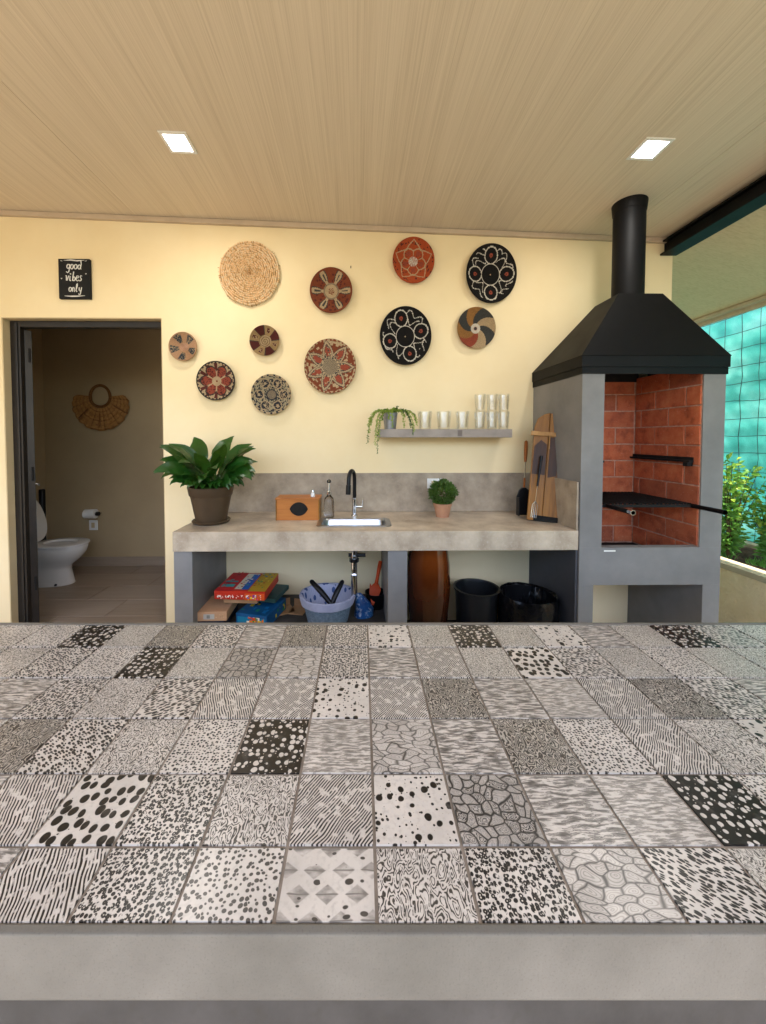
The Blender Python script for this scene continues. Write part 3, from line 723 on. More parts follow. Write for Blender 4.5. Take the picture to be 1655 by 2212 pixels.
def f_navy(r, th):
    if r > .93: return TAN if int(th * 9) % 3 else NAVY
    if r < .28: return NAVY if (int(r * 30) + int(th * 6)) % 2 or r > .22 else TAN
    u = petal(th, 6, .52); x, y = (r - .64) / .2, u * r * .52 / .2
    e = math.hypot(x, y)
    if e < .35: return TAN
    if e < 1.0: return NAVY if hsh(int(r * 24), int(th * 14)) > .25 else TAN
    if e < 1.25: return TAN
    return NAVY if hsh(int(r * 22), int(th * 9), 2) > .55 else H('#b0a283')
def f_ruststar(r, th):
    if r > .94: return TAN if int(th * 12) % 2 else RUST
    if r < .3: return (TAN if (int(r * 28) + int(th * 7)) % 2 else GRY)
    u = petal(th, 7, .4); rs_ = .9 - .48 * abs(u)
    if abs(r - rs_) < .05: return TAN
    if abs(r - rs_) < .09: return GRY
    if r < rs_: return CORAL if (abs(u) < .45) and r > .4 and hsh(int(r * 16), int(th * 8)) > .12 else TAN if hsh(int(r * 26), int(th * 13)) > .4 else GRY
    return RUST if hsh(int(r * 14), int(th * 7), 5) > .35 else TAN
def disc(px, py, dw, dh, fn, lab, depth=.035, tilt=(0, 0), rings=40, seg=180):
    c_ = at(px, py, YW); k_ = (YW) / FPX; rx, rz = dw / 2 * k_, dh / 2 * k_
    t = thing('woven_basket', lab, 'wall basket', (c_.x, YW - .004, c_.z), 0, 'woven baskets hung on the cream wall')
    vs, fs, cols = [(0, -.006, 0)], [], []; R2 = rings * 2
    for j in range(1, R2 + 1):
        r = j / R2; dep = -.008 - depth * (r ** 2.2) * .8 - (.0022 if j % 2 else 0)
        for i in range(seg):
            th = 2 * PI * i / seg; wob = 1 + (.004 * math.sin(th * 5 + px) if j == R2 else 0)
            vs.append((rx * r * wob * math.cos(th), dep, rz * r * wob * math.sin(th)))
    def cc(r, th):
        c = fn(r, th); n = .82 + .3 * hsh(int(r * rings), int(th * 24), px); return (c[0] * n, c[1] * n, c[2] * n, 1)
    for i in range(seg):
        fs.append((0, 1 + (i + 1) % seg, 1 + i)); cols.append(cc(.01, 2 * PI * (i + .5) / seg))
    for j in range(1, R2):
        for i in range(seg):
            a_, b_ = 1 + (j - 1) * seg, 1 + j * seg; i2 = (i + 1) % seg
            fs.append((a_ + i, a_ + i2, b_ + i2, b_ + i)); cols.append(cc((j // 2 * 2 + 1) / R2, 2 * PI * (i + .5) / seg))
    me = mesh_from('woven_face', vs, fs, M['woven'], cols=cols); link_mesh('woven_face', me, t)
    # back shell and rim
    vs, fs, cols = [], [], []; prof = [(1.0, -.008 - depth * .8), (1.015, -.005 - depth * .75), (1.0, -depth * .6), (.8, -depth * .2), (.5, .002), (.0001, .003)]
    for r, y_ in prof:
        for i in range(60): th = 2 * PI * i / 60; vs.append((rx * r * math.cos(th), y_, rz * r * math.sin(th)))
    for j in range(len(prof) - 1):
        for i in range(60):
            i2 = (i + 1) % 60; fs.append((j * 60 + i, j * 60 + i2, (j + 1) * 60 + i2, (j + 1) * 60 + i)); c = fn(.97, 2 * PI * i / 60); cols.append((c[0] * .8, c[1] * .8, c[2] * .8, 1))
    link_mesh('rim', mesh_from('rim', vs, fs, M['woven'], smooth=True, cols=cols), t)
    return t
disc(716, 631, 88, 94, f_sunrust, 'rust red basket with six tan shield petals, right of the straw mat')
disc(892, 567, 87, 95, f_orange, 'bright orange basket with thin pale star outline, highest of the patterned baskets')
disc(1058, 595, 106, 123, f_blackflower(PI / 2), 'glossy black basket with white four-petal flower nearest the ceiling and chimney')
disc(875, 728, 108, 122, f_blackflower(PI / 2 + .28), 'black basket with white four-petal flower, lower left of the two black ones')
disc(1026, 711, 81, 86, f_pinwheel, 'tan pinwheel basket with grey and coral swirls below the upper black basket')
disc(400, 751, 58, 60, f_tan4, 'smallest tan basket with slate grey blotches beside the bathroom door')
disc(574, 738, 62, 63, f_maroon, 'small maroon basket with tan wedges straight below the straw mat')
disc(470, 824, 80, 82, f_redflower, 'maroon flower basket with dark rim above the peace lily')
disc(588, 853, 83, 84, f_navy, 'navy blue and tan basket hanging lowest on the wall')
disc(714, 793, 108, 114, f_ruststar, 'large rust and tan star basket in the middle of the wall')
# big straw mat with real concentric braids
c_ = at(540, 592, YW); k_ = YW / FPX; rx, rz = 64 * k_, 67 * k_
t = thing('straw_mat', 'large natural straw round mat hung high at the left of the baskets', 'wall mat', (c_.x, YW - .004, c_.z), 0, 'woven baskets hung on the cream wall')
vs, fs, cols = [], [], []; NB, SG = 15, 220
c1, c2, c3 = H('#ffdcae'), H('#d8b07a'), H('#ffeccc')
for bnd in range(NB):
    r0, r1 = bnd / NB, (bnd + 1) / NB; n0 = len(vs); prof = 6
    for i in range(SG):
        th = 2 * PI * i / SG; wv = .12 / NB * math.sin(th * 9 + bnd * 2) + .1 / NB * math.sin(th * 23 + bnd * 5)
        for q in range(prof):
            u = q / (prof - 1); r = max(.002, r0 + (r1 - r0) * u + wv)
            tw = math.sin(th * (18 + bnd * 5) + u * 3.5)
            y_ = -.006 - .016 * math.sin(PI * u) - .004 * tw * math.sin(PI * u)
            vs.append((rx * r * math.cos(th), y_, rz * r * math.sin(th)))
    for i in range(SG):
        i2 = (i + 1) % SG
        for q in range(prof - 1):
            fs.append((n0 + i * prof + q, n0 + i2 * prof + q, n0 + i2 * prof + q + 1, n0 + i * prof + q + 1))
            h_r = hsh(bnd, int(i * (bnd + 1) / 8), 1); base = c1 if h_r < .6 else (c3 if h_r < .85 else c2); e = .8 if q in (0, prof - 2) else 1  # e darkens braid edges, painting in the shade of the gaps
            cols.append((base[0] * e, base[1] * e, base[2] * e, 1))
link_mesh('braid', mesh_from('braid', vs, fs, M['woven'], cols=cols), t)
vs = [(rx * .97 * math.cos(2 * PI * i / 60), 0, rz * .97 * math.sin(2 * PI * i / 60)) for i in range(60)]
link_mesh('backing', mesh_from('backing', vs, [tuple(range(60))], M['woven'], cols=[c2]), t)
b = MB()
for i in range(26):
    th = random.random() * 2 * PI; q = Vector((rx * math.cos(th), -.01, rz * math.sin(th))); b.tube([q * .97, q * (1.02 + random.random() * .03) + Vector((random.uniform(-.008, .008), 0, random.uniform(-.008, .008)))], .0018, 4)
b.build('loose_fibre', M['leather'], t, world=False)

# ------------------------------------------------------------------ counter
CF = 2.04; ctz = at(770, 1148, CF).z; cbz = at(770, 1190, CF).z; cl, cr = at(373, 1170, CF).x, at(1246, 1170, CF).x
GX0 = at(1258, 850, 2.033).x; GX0 = max(GX0, cr + .003)
cr = GX0 - .003
t = thing('kitchen_counter', 'long stone-look kitchen counter with grey supports against the cream wall', 'counter', ((cl + cr) / 2, CF, 0))
sk0, sk1 = atz(686, 1121, ctz), atz(844, 1138, ctz)
SX0, SX1 = -.255, at(846, 1130, sk1.y).x; SY0, SY1 = sk1.y, min(sk0.y, SK) if False else sk0.y
SX0 = atz(690, 1135, ctz).x; SX1 = atz(840, 1135, ctz).x; SY0 = atz(770, 1138, ctz).y; SY1 = atz(770, 1121, ctz).y
b = MB(); b.box(cl, SX0, CF, YW - .001, cbz, ctz); b.box(SX1, cr, CF, YW - .001, cbz, ctz); b.box(SX0, SX1, CF, SY0, cbz, ctz); b.box(SX0, SX1, SY1, YW - .001, cbz, ctz)
b.build('worktop', M['slab'], t)
b = MB(); sx0 = at(500, 1060, YW).x - .03; sz = at(770, 1022, YW - .012).z; b.box(sx0, cr - .012, YW - .014, YW - .001, ctz + .001, sz); b.build('backsplash', M['splash'], t, bevel=.002)
b = MB(); b.box(cr - .012, cr, CF + .002, YW - .001, ctz + .001, sz + .0); b.build('side_splash', M['splash'], t, bevel=.002)
lx0, lx1 = at(376, 1250, CF + .02).x, at(416, 1250, CF + .02).x
mx0, mx1 = at(838, 1250, CF + .02).x, at(880, 1250, CF + .02).x
b = MB(); b.box(lx0, lx1, CF + .02, YW - .001, 0, cbz - .001); b.build('support_panel', M['grey'], t, bevel=.003)
b = MB(); b.box(mx0, mx1, CF + .02, YW - .001, 0, cbz - .001); b.build('support_panel', M['grey'], t, bevel=.003)
b = MB(); b.box(GX0 - .014, GX0 - .003, CF + .004, YW - .001, 0, cbz - .001); b.build('support_panel', M['darkgrey'], t, bevel=.003)  # no real support: dark sheet painting shade onto the barbecue side
SHZ = at(600, 1284, YW).z; PLZ = .11
b = MB(); b.box(lx1 + .001, mx0 - .001, CF + .03, YW - .002, SHZ - .12, SHZ); b.box(mx1 + .001, GX0 - .015, CF + .03, YW - .002, .0, PLZ); b.build('lower_shelf', M['concdark'], t)
# sink
t = thing('sink', 'small stainless steel sink set into the counter below the faucet', 'sink', ((SX0 + SX1) / 2, (SY0 + SY1) / 2, ctz))
hx, hy = (SX1 - SX0) / 2, (SY1 - SY0) / 2
def rr(hx, hy, z, r, n=5):
    o = []
    for cx_, cy_, a0 in ((hx - r, hy - r, 0), (-hx + r, hy - r, 90), (-hx + r, -hy + r, 180), (hx - r, -hy + r, 270)):
        for i in range(n + 1):
            a_ = math.radians(a0 + 90 * i / n); o.append((cx_ + r * math.cos(a_), cy_ + r * math.sin(a_), z))
    return o
bb = loft([rr(hx + .018, hy + .014, .001, .05), rr(hx + .016, hy + .012, .005, .05), rr(hx - .012, hy - .012, .006, .04), rr(hx - .018, hy - .018, -.004, .04), rr(hx - .022, hy - .022, -.15, .05), rr(.03, .03, -.155, .028)], False, True)
bb.build('basin', M['steel'], t, world=False, smooth=True)
b = MB(); b.lathe([(.028, -.153), (.028, -.150), (.01, -.151)], 20); b.build('drain', M['chrome'], t, world=False, smooth=True)
b = MB(); px_ = 0
b.lathe([(.022, -.02), (.022, .0)], 16, (px_, 0, -.20)); b.tube([(px_, 0, -.16), (px_, 0, -.38), (px_, -.02, -.415), (px_, -.045, -.42), (px_, -.07, -.4), (px_, -.07, -.3)], .019, 12); b.tube([(px_, -.07, -.3), (px_, 0.1, -.28), (px_, .33, -.28)], .014, 10)
b.build('trap_pipe', M['chrome'], t, world=False, smooth=True)
b = MB(); b.lathe([(.03, 0), (.03, .022)], 8, (px_, 0, -.24)); b.tube([(px_ - .035, 0, -.2), (px_ + .07, 0, -.2)], .012, 8); b.build('pipe_nut', M['blackpl'], t, world=False)
# faucet
fp = at(766, 1114, 2.44); fz = ctz
t = thing('faucet', 'tall black gooseneck faucet with chrome base behind the sink', 'faucet', (fp.x, 2.44, fz))
b = MB(); b.lathe([(.024, 0), (.024, .008), (.016, .012), (.015, .11), (.017, .112), (.017, .125)], 20); b.build('base', M['chrome'], t, world=False, smooth=True)
zt = at(762, 1016, 2.36).z - fz
pts = [(0, 0, .12), (0, 0, zt - .06)] + [(-.018 * (1 - math.cos(a_)), -.055 * (1 - math.cos(a_)), zt - .06 + .055 * math.sin(a_)) for a_ in [PI * i / 10 for i in range(1, 11)]] + [(-.038, -.112, zt - .12)]
b = MB(); b.tube(pts, .0125, 12); b.build('spout', M['blackpl'], t, world=False, smooth=True)
b = MB(); b.tube([(-.037, -.111, zt - .09), (-.04, -.113, zt - .15)], .016, 12); b.build('spray_head', M['blackpl'], t, world=False, smooth=True)
b = MB(); b.tube([(0, 0, .065), (.05, -.01, .065), (.052, -.01, .066)], .012, 10); b.tube([(.048, -.01, .068), (.056, -.012, .12)], .0045, 8); b.build('lever', M['chrome'], t, world=False, smooth=True)
# wooden tissue box
p0, p1 = at(596, 1117, 2.32), at(690, 1117, 2.32); h_ = at(640, 1080, 2.32).z - ctz; w_ = p1.x - p0.x
t = thing('tissue_box', 'bamboo tissue box with black lens-shaped opening on the counter', 'tissue box', ((p0.x + p1.x) / 2, 2.32, ctz))
b = MB(); b.box(-w_ / 2 + .006, w_ / 2 - .006, 0, .14, 0, h_); b.build('box_body', M['boxwood'], t, world=False, bevel=.002)
b = MB(); b.box(-w_ / 2 - .003, w_ / 2 + .003, -.006, .146, h_ + .001, h_ + .012); b.build('lid', M['boxwood'], t, world=False, bevel=.002)
b = MB(); b.box(-w_ / 2, -w_ / 2 + .006, -.003, .143, 0, h_); b.build('end_panel', M['board1'], t, world=False)
b = MB(); b.box(w_ / 2 - .006, w_ / 2, -.003, .143, 0, h_); b.build('end_panel', M['board1'], t, world=False)
ln = [(u * w_ * .21 + .008, h_ * .56 + (h_ * .33) * (1 - abs(u) ** 2.2) ** .8 * sg) for sg in (1, -1) for u in ([i / 8 for i in range(-8, 9)] if sg > 0 else [i / 8 for i in range(7, -8, -1)])]
b = MB(); b.prism(ln, -.004, -.0005); b.build('opening', M['soot'], t, world=False)  # solid black patch, the hole's dark inside put into its colour
# salt shaker on the box
t2 = thing('salt_shaker', 'tiny white shaker standing on the wooden tissue box', 'shaker', ((p0.x + p1.x) / 2 + w_ * .33, 2.37, ctz + h_ + .0125))
b = MB(); b.lathe([(.014, 0), (.015, .004), (.011, .022), (.007, .03)], 16); b.build('body', M['white'], t2, world=False, smooth=True)
b = MB(); b.lathe([(.008, .03), (.008, .036), (.005, .044)], 12); b.build('cap', M['chrome'], t2, world=False, smooth=True)
# soap dispenser
p = at(711, 1113, 2.42)
t = thing('soap_dispenser', 'clear glass soap bottle with tall chrome pump between tissue box and faucet', 'soap dispenser', (p.x, 2.42, ctz))
b = MB(); b.lathe([(.032, 0), (.034, .006), (.034, .10), (.028, .125), (.014, .14), (.012, .15)], 24); b.build('bottle', M['soap'], t, world=False, smooth=True)
b = MB(); b.lathe([(.015, .15), (.015, .168), (.006, .172), (.005, .225)], 16); b.tube([(0, 0, .24), (0, -.04, .235)], .005, 8); b.build('pump', M['chrome'], t, world=False, smooth=True)
b = MB(); b.lathe([(.012, .225), (.014, .23), (.012, .243), (.006, .247)], 14); b.build('pump_head', M['blackpl'], t, world=False, smooth=True)
# wall socket by the topiary
p = at(938, 1044, YW - .014)
t = thing('wall_socket', 'white wall socket on the backsplash behind the little topiary', 'socket', (p.x, YW - .014, p.z))
b = MB(); b.box(-.05, .05, -.01, -.0005, -.035, .035); b.build('cover_plate', M['whitepl'], t, world=False, bevel=.003)
b = MB(); b.box(-.022, .022, -.0125, -.0105, -.018, .018); b.build('outlet', M['reveal'], t, world=False)

# ------------------------------------------------------------------ plants
def leaf_mesh(L, Wd, stalk, bend, roll=0.0, fold=.18, tw=0.0):
    vs, fs = [], []; total = stalk + L; ang = math.radians(78); x = z = 0.0; pts = []
    steps = 18
    for i in range(steps + 1):
        s_ = i / steps; pts.append((x, z, ang)); ds = total / steps
        x += math.cos(ang) * ds; z += math.sin(ang) * ds; ang -= math.radians(bend) * (1.0 / steps) * (0.45 + 1.3 * s_)
    def wid(s_):
        d = s_ * total
        if d < stalk: return .0025
        u = (d - stalk) / L; return max(.001, Wd / 2 * max(0.0, math.sin(PI * min(1.0, u) ** .72)) ** 1.05)
    for i, (x, z, a_) in enumerate(pts):
        w = wid(i / steps); nx, nz = -math.sin(a_), math.cos(a_)
        for j in (-1, -.5, 0, .5, 1):
            f = fold * w * abs(j) + .003 * math.sin(i * 1.7 + j * 3) * (w > .01)
            ro = math.radians(roll) * min(1.0, (i / steps) * 1.6); jw = j * w; yy = jw * math.cos(ro) - f * math.sin(ro); f = jw * math.sin(ro) + f * math.cos(ro)
            vs.append((x + nx * f, yy, z + nz * f))
    for i in range(steps):
        for j in range(4):
            q = i * 5 + j; fs.append((q, q + 1, q + 6, q + 5))
    return mesh_from('leaf', vs, fs, M['lily'], smooth=True)
pc = at(457, 1126, 2.27)
t = thing('potted_peace_lily', 'glossy peace lily in a brown plastic pot on the left end of the counter', 'potted plant', (pc.x, 2.27, ctz))
kk = 2.27 / FPX
b = MB(); b.lathe([(.092, 0), (.105, .006), (.112, .018), (.108, .022), (.095, .012)], 36); b.build('saucer', M['potbrown'], t, world=False, smooth=True)
HP = at(457, 1050, 2.27).z - ctz
b = MB(); b.lathe([(.088, .012), (.118, HP * .74), (.119, HP * .75), (.125, HP * .77), (.134, HP), (.126, HP), (.118, HP * .8), (.115, HP * .78)], 40, cap=False); pot = b.build('pot', M['potbrown'], t, world=False, smooth=True)
b = MB(); b.lathe([(.118, HP * .86), (.06, HP * .88), (.001, HP * .885)], 24, cap=False); b.build('soil', M['soil'], t, world=False)
LS = [(.20, .086, .13, 74), (.18, .078, .15, 98), (.19, .080, .09, 118), (.15, .066, .06, 104), (.13, .058, .05, 136), (.20, .088, .13, 56)]
lm = [{k_: leaf_mesh(*q, roll=k_ * 26) for k_ in (-2, -1, 0, 1, 2)} for q in LS]
def leaf(i, azd, s_=1.0, lean=0, z=None, rad=.03):
    a_ = math.radians(azd); o = link_mesh('leaf', lm[i][int(round(2 * math.cos(a_)))], t)
    o.location = (rad * math.cos(a_), rad * math.sin(a_), HP * .85 if z is None else z); o.rotation_euler = (random.uniform(-.2, .2), math.radians(lean * .6), a_); s_ *= 1.08; o.scale = (s_, s_, s_)
R_ = random.Random(5)
spec = [(5, 170, 1.1, 8), (5, 60, 1.2, -4), (5, 120, 1.2, 0), (5, 300, 1.05, 0), (5, 355, 1.1, 8), (5, 205, 1.1, 10), (0, 185, 1.0, 22), (0, 350, .95, 20), (0, 165, .95, 26), (0, 10, .92, 22), (1, 200, 1.0, 26), (1, 340, .95, 24), (5, 330, 1.05, 10), (5, 225, 1.1, 8), (5, 15, 1.05, 8), (0, 195, 1.12, 2), (0, 350, 1.1, 4), (0, 175, .98, 14), (0, 205, .95, 12), (5, 150, .95, 5), (5, 95, .9, -5), (1, 250, .95, 0), (5, 20, .97, 6), (0, 5, .92, 12), (0, 335, .9, 18), (1, 180, 1.0, 22), (1, 215, 1.0, 24), (2, 170, 1.05, 18), (2, 190, 1.1, 25), (2, 355, 1.05, 20), (2, 340, 1.1, 26), (2, 10, 1.0, 18), (1, 30, .9, 10), (1, 300, .9, 10), (5, 270, .9, 4), (5, 230, .88, 8), (5, 310, .86, 8), (0, 60, .85, 5), (0, 120, .85, 5)]
for i, azd, s_, ln_ in spec: leaf(i, azd, s_, ln_)
for q in range(46):
    leaf(R_.choice([2, 3, 3, 4, 4]), R_.uniform(0, 360), R_.uniform(.75, 1.05), R_.uniform(-5, 28), rad=R_.uniform(.02, .085))
for q in range(20):
    leaf(R_.choice([3, 4]), R_.uniform(200, 340), R_.uniform(.7, 1.0), R_.uniform(0, 35), rad=R_.uniform(.04, .09))

def leaf_quads(b, p, d, up, L, Wd):
    d = d.normalized(); s_ = d.cross(up);
    if s_.length < .01: s_ = Vector((1, 0, 0))
    s_.normalize(); n = s_.cross(d) * (.15 * L)
    b._add([p, p + d * L * .5 + s_ * Wd / 2 + n, p + d * L, p + d * L * .5 - s_ * Wd / 2 + n], [(0, 1, 2, 3)])
# topiary
p = at(956, 1113, 2.42)
t = thing('potted_topiary', 'small round boxwood topiary in a terracotta pot on the counter', 'potted plant', (p.x, 2.42, ctz))
b = MB(); b.lathe([(.042, 0), (.055, .072), (.06, .074), (.062, .09), (.055, .09), (.052, .075)], 28, cap=False); b.build('pot', M['terra'], t, world=False, smooth=True)
b = MB(); b.lathe([(.054, .08), (.001, .084)], 16, cap=False); b.build('soil', M['soil'], t, world=False)
b = MB(); R_ = random.Random(2)
for i in range(1500):
    v = Vector((R_.gauss(0, 1), R_.gauss(0, 1), R_.gauss(0, 1))).normalized(); rr_ = (.04 + .042 * R_.random() ** .5) * (1 + .10 * math.sin(v.x * 8 + 1) * math.cos(v.z * 7) + R_.uniform(0, .12) * (R_.random() > .8))
    c0 = v * rr_; c0.z = c0.z * .92 + .158
    d = (v + Vector((R_.uniform(-.6, .6), R_.uniform(-.6, .6), R_.uniform(-.2, .8)))).normalized(); leaf_quads(b, c0, d, Vector((R_.random(), R_.random(), R_.random())), .021, .012)
o = b.build('foliage', M['box'], t, world=False); o['kind'] = 'stuff'

# ------------------------------------------------------------------ wall shelf, trailing plant, tumblers
SF = 2.41; szt = at(960, 927, SF).z; szb = at(960, 945, SF).z; s0, s1 = at(820, 935, SF).x, at(1107, 935, SF).x
t = thing('wall_shelf', 'floating concrete-look shelf on the cream wall holding glasses', 'shelf', ((s0 + s1) / 2, YW, szb))
b = MB(); b.box(s0, s1, SF, YW - .001, szb, szt); b.build('shelf_board', M['shelfc'], t, bevel=.003)
p = at(994, 935, SF); b = MB(); b.box(p.x - .016, p.x + .014, SF - .0012, SF - .0002, szb + .008, szt - .006); b.build('knot', M['knot'], t)
def gmesh(h, r0, r1, th=.0032, base=.012):
    b = MB(); b.lathe([(.0005, 0), (r0, 0), (r0 + .001, .003), (r1, h), (r1 - th, h), (r0 - th, base), (.0005, base - .001)], 28, cap=False)
    return b
GY = SF + .085
def tumbler(px, ztop, zbot, wpx, lab, y=GY):
    k_ = y / FPX; zb = szt + .0008 if zbot is None else zbot
    h = ztop - zb; p = at(px, 905, y); b = gmesh(h, wpx * k_ * .40, wpx * k_ * .5)
    o = b.build('glass_tumbler', M['glass'], None, world=False, smooth=True, loc=(p.x, y, zb)); tag(o, lab, 'glass', 'glass tumblers on the wall shelf'); return h, zb
zt1 = at(918, 889, GY).z
tumbler(918, zt1, None, 32, 'single clear glass tumbler nearest the trailing plant on the shelf')
tumbler(959, zt1, None, 32, 'middle one of the three unstacked glass tumblers on the shelf')
tumbler(999, zt1, None, 30, 'single clear glass tumbler next to the stacked glasses')
zt2 = at(1060, 852, GY).z
for px_, nm in ((1037, 'left'), (1063, 'middle'), (1088, 'right')):
    tumbler(px_, zt1, None, 25, 'clear glass tumbler at the bottom of the %s stack on the shelf' % nm)
    tumbler(px_, zt2, zt1 + .0008, 25, 'clear glass tumbler on top of the %s stack on the shelf' % nm)
p = at(843, 920, SF + .08); k_ = (SF + .08) / FPX
t = thing('potted_trailing_plant', 'trailing light green plant in a small galvanized pot at the shelf end', 'potted plant', (p.x, SF + .08, szt))
hp = at(843, 892, SF + .08).z - szt
b = MB(); b.lathe([(.038, 0), (.05, hp * .98), (.053, hp), (.049, hp), (.046, hp * .8)], 28, cap=False); b.build('pot', M['steel'] if False else pm('galvanized_zinc', '#9b9c9e', '#85868a', rough=.45, metal=.7, scale=25), t, world=False, smooth=True)
b = MB(); b.lathe([(.047, hp * .85), (.001, hp * .87)], 16, cap=False); b.build('soil', M['soil'], t, world=False)
R_ = random.Random(11)
tgt = [(-50, -.2), (-42, -.08), (-46, -.14), (-30, -.27), (-36, -.22), (-26, -.18), (-20, -.05), (45, -.13), (50, -.08), (38, -.1), (30, -.02), (26, -.1), (55, -.05), (2, -.1), (-10, .02), (12, .04), (5, .03), (-33, -.17), (42, -.15), (-48, -.1), (-5, -.04)]
for q, (dx, dz) in enumerate(tgt):
    ex, ez = dx * k_, hp + dz; fy = R_.uniform(-.1, -.04) if abs(dx) < 22 and dz < 0 else R_.uniform(-.09, .03)
    if dz < -.06 and abs(dx) < 52: fy = R_.uniform(-.125, -.1)
    mid = (ex * .75, fy * .8, hp + .045 + R_.random() * .025); P = [Vector((0, 0, hp * .9)), Vector(mid), Vector((ex, fy, hp + min(0, dz * .3))), Vector((ex + R_.uniform(-.008, .008), fy, ez))]
    b = MB(); path = []
    for i in range(22):
        u = i / 21; v = P[0] * (1 - u) ** 3 + P[1] * 3 * u * (1 - u) ** 2 + P[2] * 3 * u * u * (1 - u) + P[3] * u ** 3; path.append(v)
    b.tube(path, .0013, 4)
    for i in range(1, 22):
        d = (path[i] - path[i - 1])
        for sg in (-1, 1, -1, 1):
            side = Vector((R_.uniform(-1, 1), R_.uniform(-1, 1), R_.uniform(-.3, 1))).normalized()
            leaf_quads(b, path[i] - d * R_.random(), d.normalized() * .6 + side * sg, Vector((R_.random(), 1, R_.random())), R_.uniform(.009, .017), .0055)
    b.build('strand', M['fern'] if q % 3 else M['fern2'], t, world=False)

# ------------------------------------------------------------------ boards and tools by the barbecue
t = thing('cutting_board', 'tall rounded acacia cutting board with crossbar leaning against the barbecue side', 'cutting board', (at(1170, 1125, 2.27).x, 2.27, ctz))
# built upright facing -Y then leaned towards +Y/+X
bl = at(1165, 893, 2.42); Hb = (bl.z - ctz) * 1.01; wb = .172
prof = [(-wb / 2, .0), (wb / 2, .0), (wb / 2, Hb * .86), (wb * .42, Hb * .94), (wb * .2, Hb * .985), (0, Hb), (-wb * .2, Hb * .985), (-wb * .42, Hb * .94), (-wb / 2, Hb * .86)]
t.rotation_euler = (math.radians(-9), math.radians(5), math.radians(-18))
b = MB(); b.prism([(x, z) for x, z in prof if x <= .0] + [(0, 0)], -.012, .012) if False else b.prism([(-wb / 2, 0), (-.002, 0), (-.002, Hb), (-wb * .2, Hb * .985), (-wb * .42, Hb * .94), (-wb / 2, Hb * .86)], -.014, .014)
b.build('plank', M['board1'], t, world=False, bevel=.003)
b = MB(); b.prism([(0, 0), (wb / 2, 0), (wb / 2, Hb * .86), (wb * .42, Hb * .94), (wb * .2, Hb * .985), (0, Hb)], -.014, .014); b.build('plank', M['board1'], t, world=False, bevel=.003)
b = MB(); b.prism([(-wb * .48, Hb * .42), (-.006, Hb * .42), (-.006, Hb * .7), (-wb * .25, Hb * .74), (-wb * .46, Hb * .68)], -.018, -.0145); b.prism([(.01, Hb * .40), (wb * .34, Hb * .42), (wb * .34, Hb * .77), (.01, Hb * .77)], -.018, -.0145); b.build('dark_inlay', M['board2'], t, world=False, bevel=.001)
b = MB(); b.box(-wb * .62, wb * .85, -.032, -.0185, Hb * .775, Hb * .815); b.build('crossbar', M['leather'], t, world=False, bevel=.004)
b = MB(); b.tube([(0, -.036, Hb * .8), (.003, -.036, Hb * .66)], .003, 6); b.build('cord', M['leather'], t, world=False)
b = MB(); b.box(-wb * .3, wb * .5, -.02, .022, -.0, .035); b.build('end_cap', M['soot'], t, world=False, bevel=.004)
def fork(px0, py0, px1, py1, y0, y1, lab):
    pa, pb_ = at(px0, py0, y0), at(px1, py1, y1); d = (pb_ - pa); L = d.length; d.normalize()
    t = thing('barbecue_fork', lab, 'barbecue tool', pa)
    X = Vector((1, 0, 0)); X = (X - d * X.dot(d)).normalized()
    b = MB(); b.tube([d * L * .5, d * L], [.006, .009], 8); b.build('handle', M['blackpl'], t, world=False, smooth=True)
    b = MB(); b.tube([d * L * .25, d * L * .5], .003, 6)
    for s_ in (-.016, -.005, .005, .016): b.tube([X * s_, X * s_ + d * L * .2, d * L * .27], .002, 5)
    b.build('prongs', M['chrome'], t, world=False, smooth=True)
fork(1152, 1118, 1170, 985, 2.225, 2.30, 'long barbecue fork with black handle leaning in front of the cutting board')
pa, pb_ = at(1130, 1112, 2.40), at(1137, 952, 2.56); d = pb_ - pa; L = d.length; d.normalize()
t = thing('ash_shovel', 'black ash shovel with wooden grip standing against the wall by the cutting board', 'shovel', pa)
b = MB(); b.tube([d * L * .35, d * L * .72], .004, 8); b.build('rod', M['chrome'], t, world=False, smooth=True)
b = MB(); b.tube([d * L * .30, d * L * .48], .0065, 8); b.tube([d * L * .7, d * L * .74, d * L * .9, d * L * .985, d * L], [.007, .01, .012, .011, .005], 10); b.build('wooden_grip', M['stick'], t, world=False, smooth=True)
R0 = d.to_track_quat('Z', 'X').to_matrix().to_4x4()
b = MB(); sh = [(-.045, .0), (.045, .0), (.047, .12), (.03, .165), (.012, .18), (-.012, .18), (-.03, .165), (-.047, .12)]
for wv in (0,): b.prism(sh, -.012, .0)
b.box(-.047, -.042, -.045, -.0, .0, .12); b.box(.042, .047, -.045, -.0, .0, .12)
b.build('blade', M['blackpl'], t, world=False, bevel=.003)

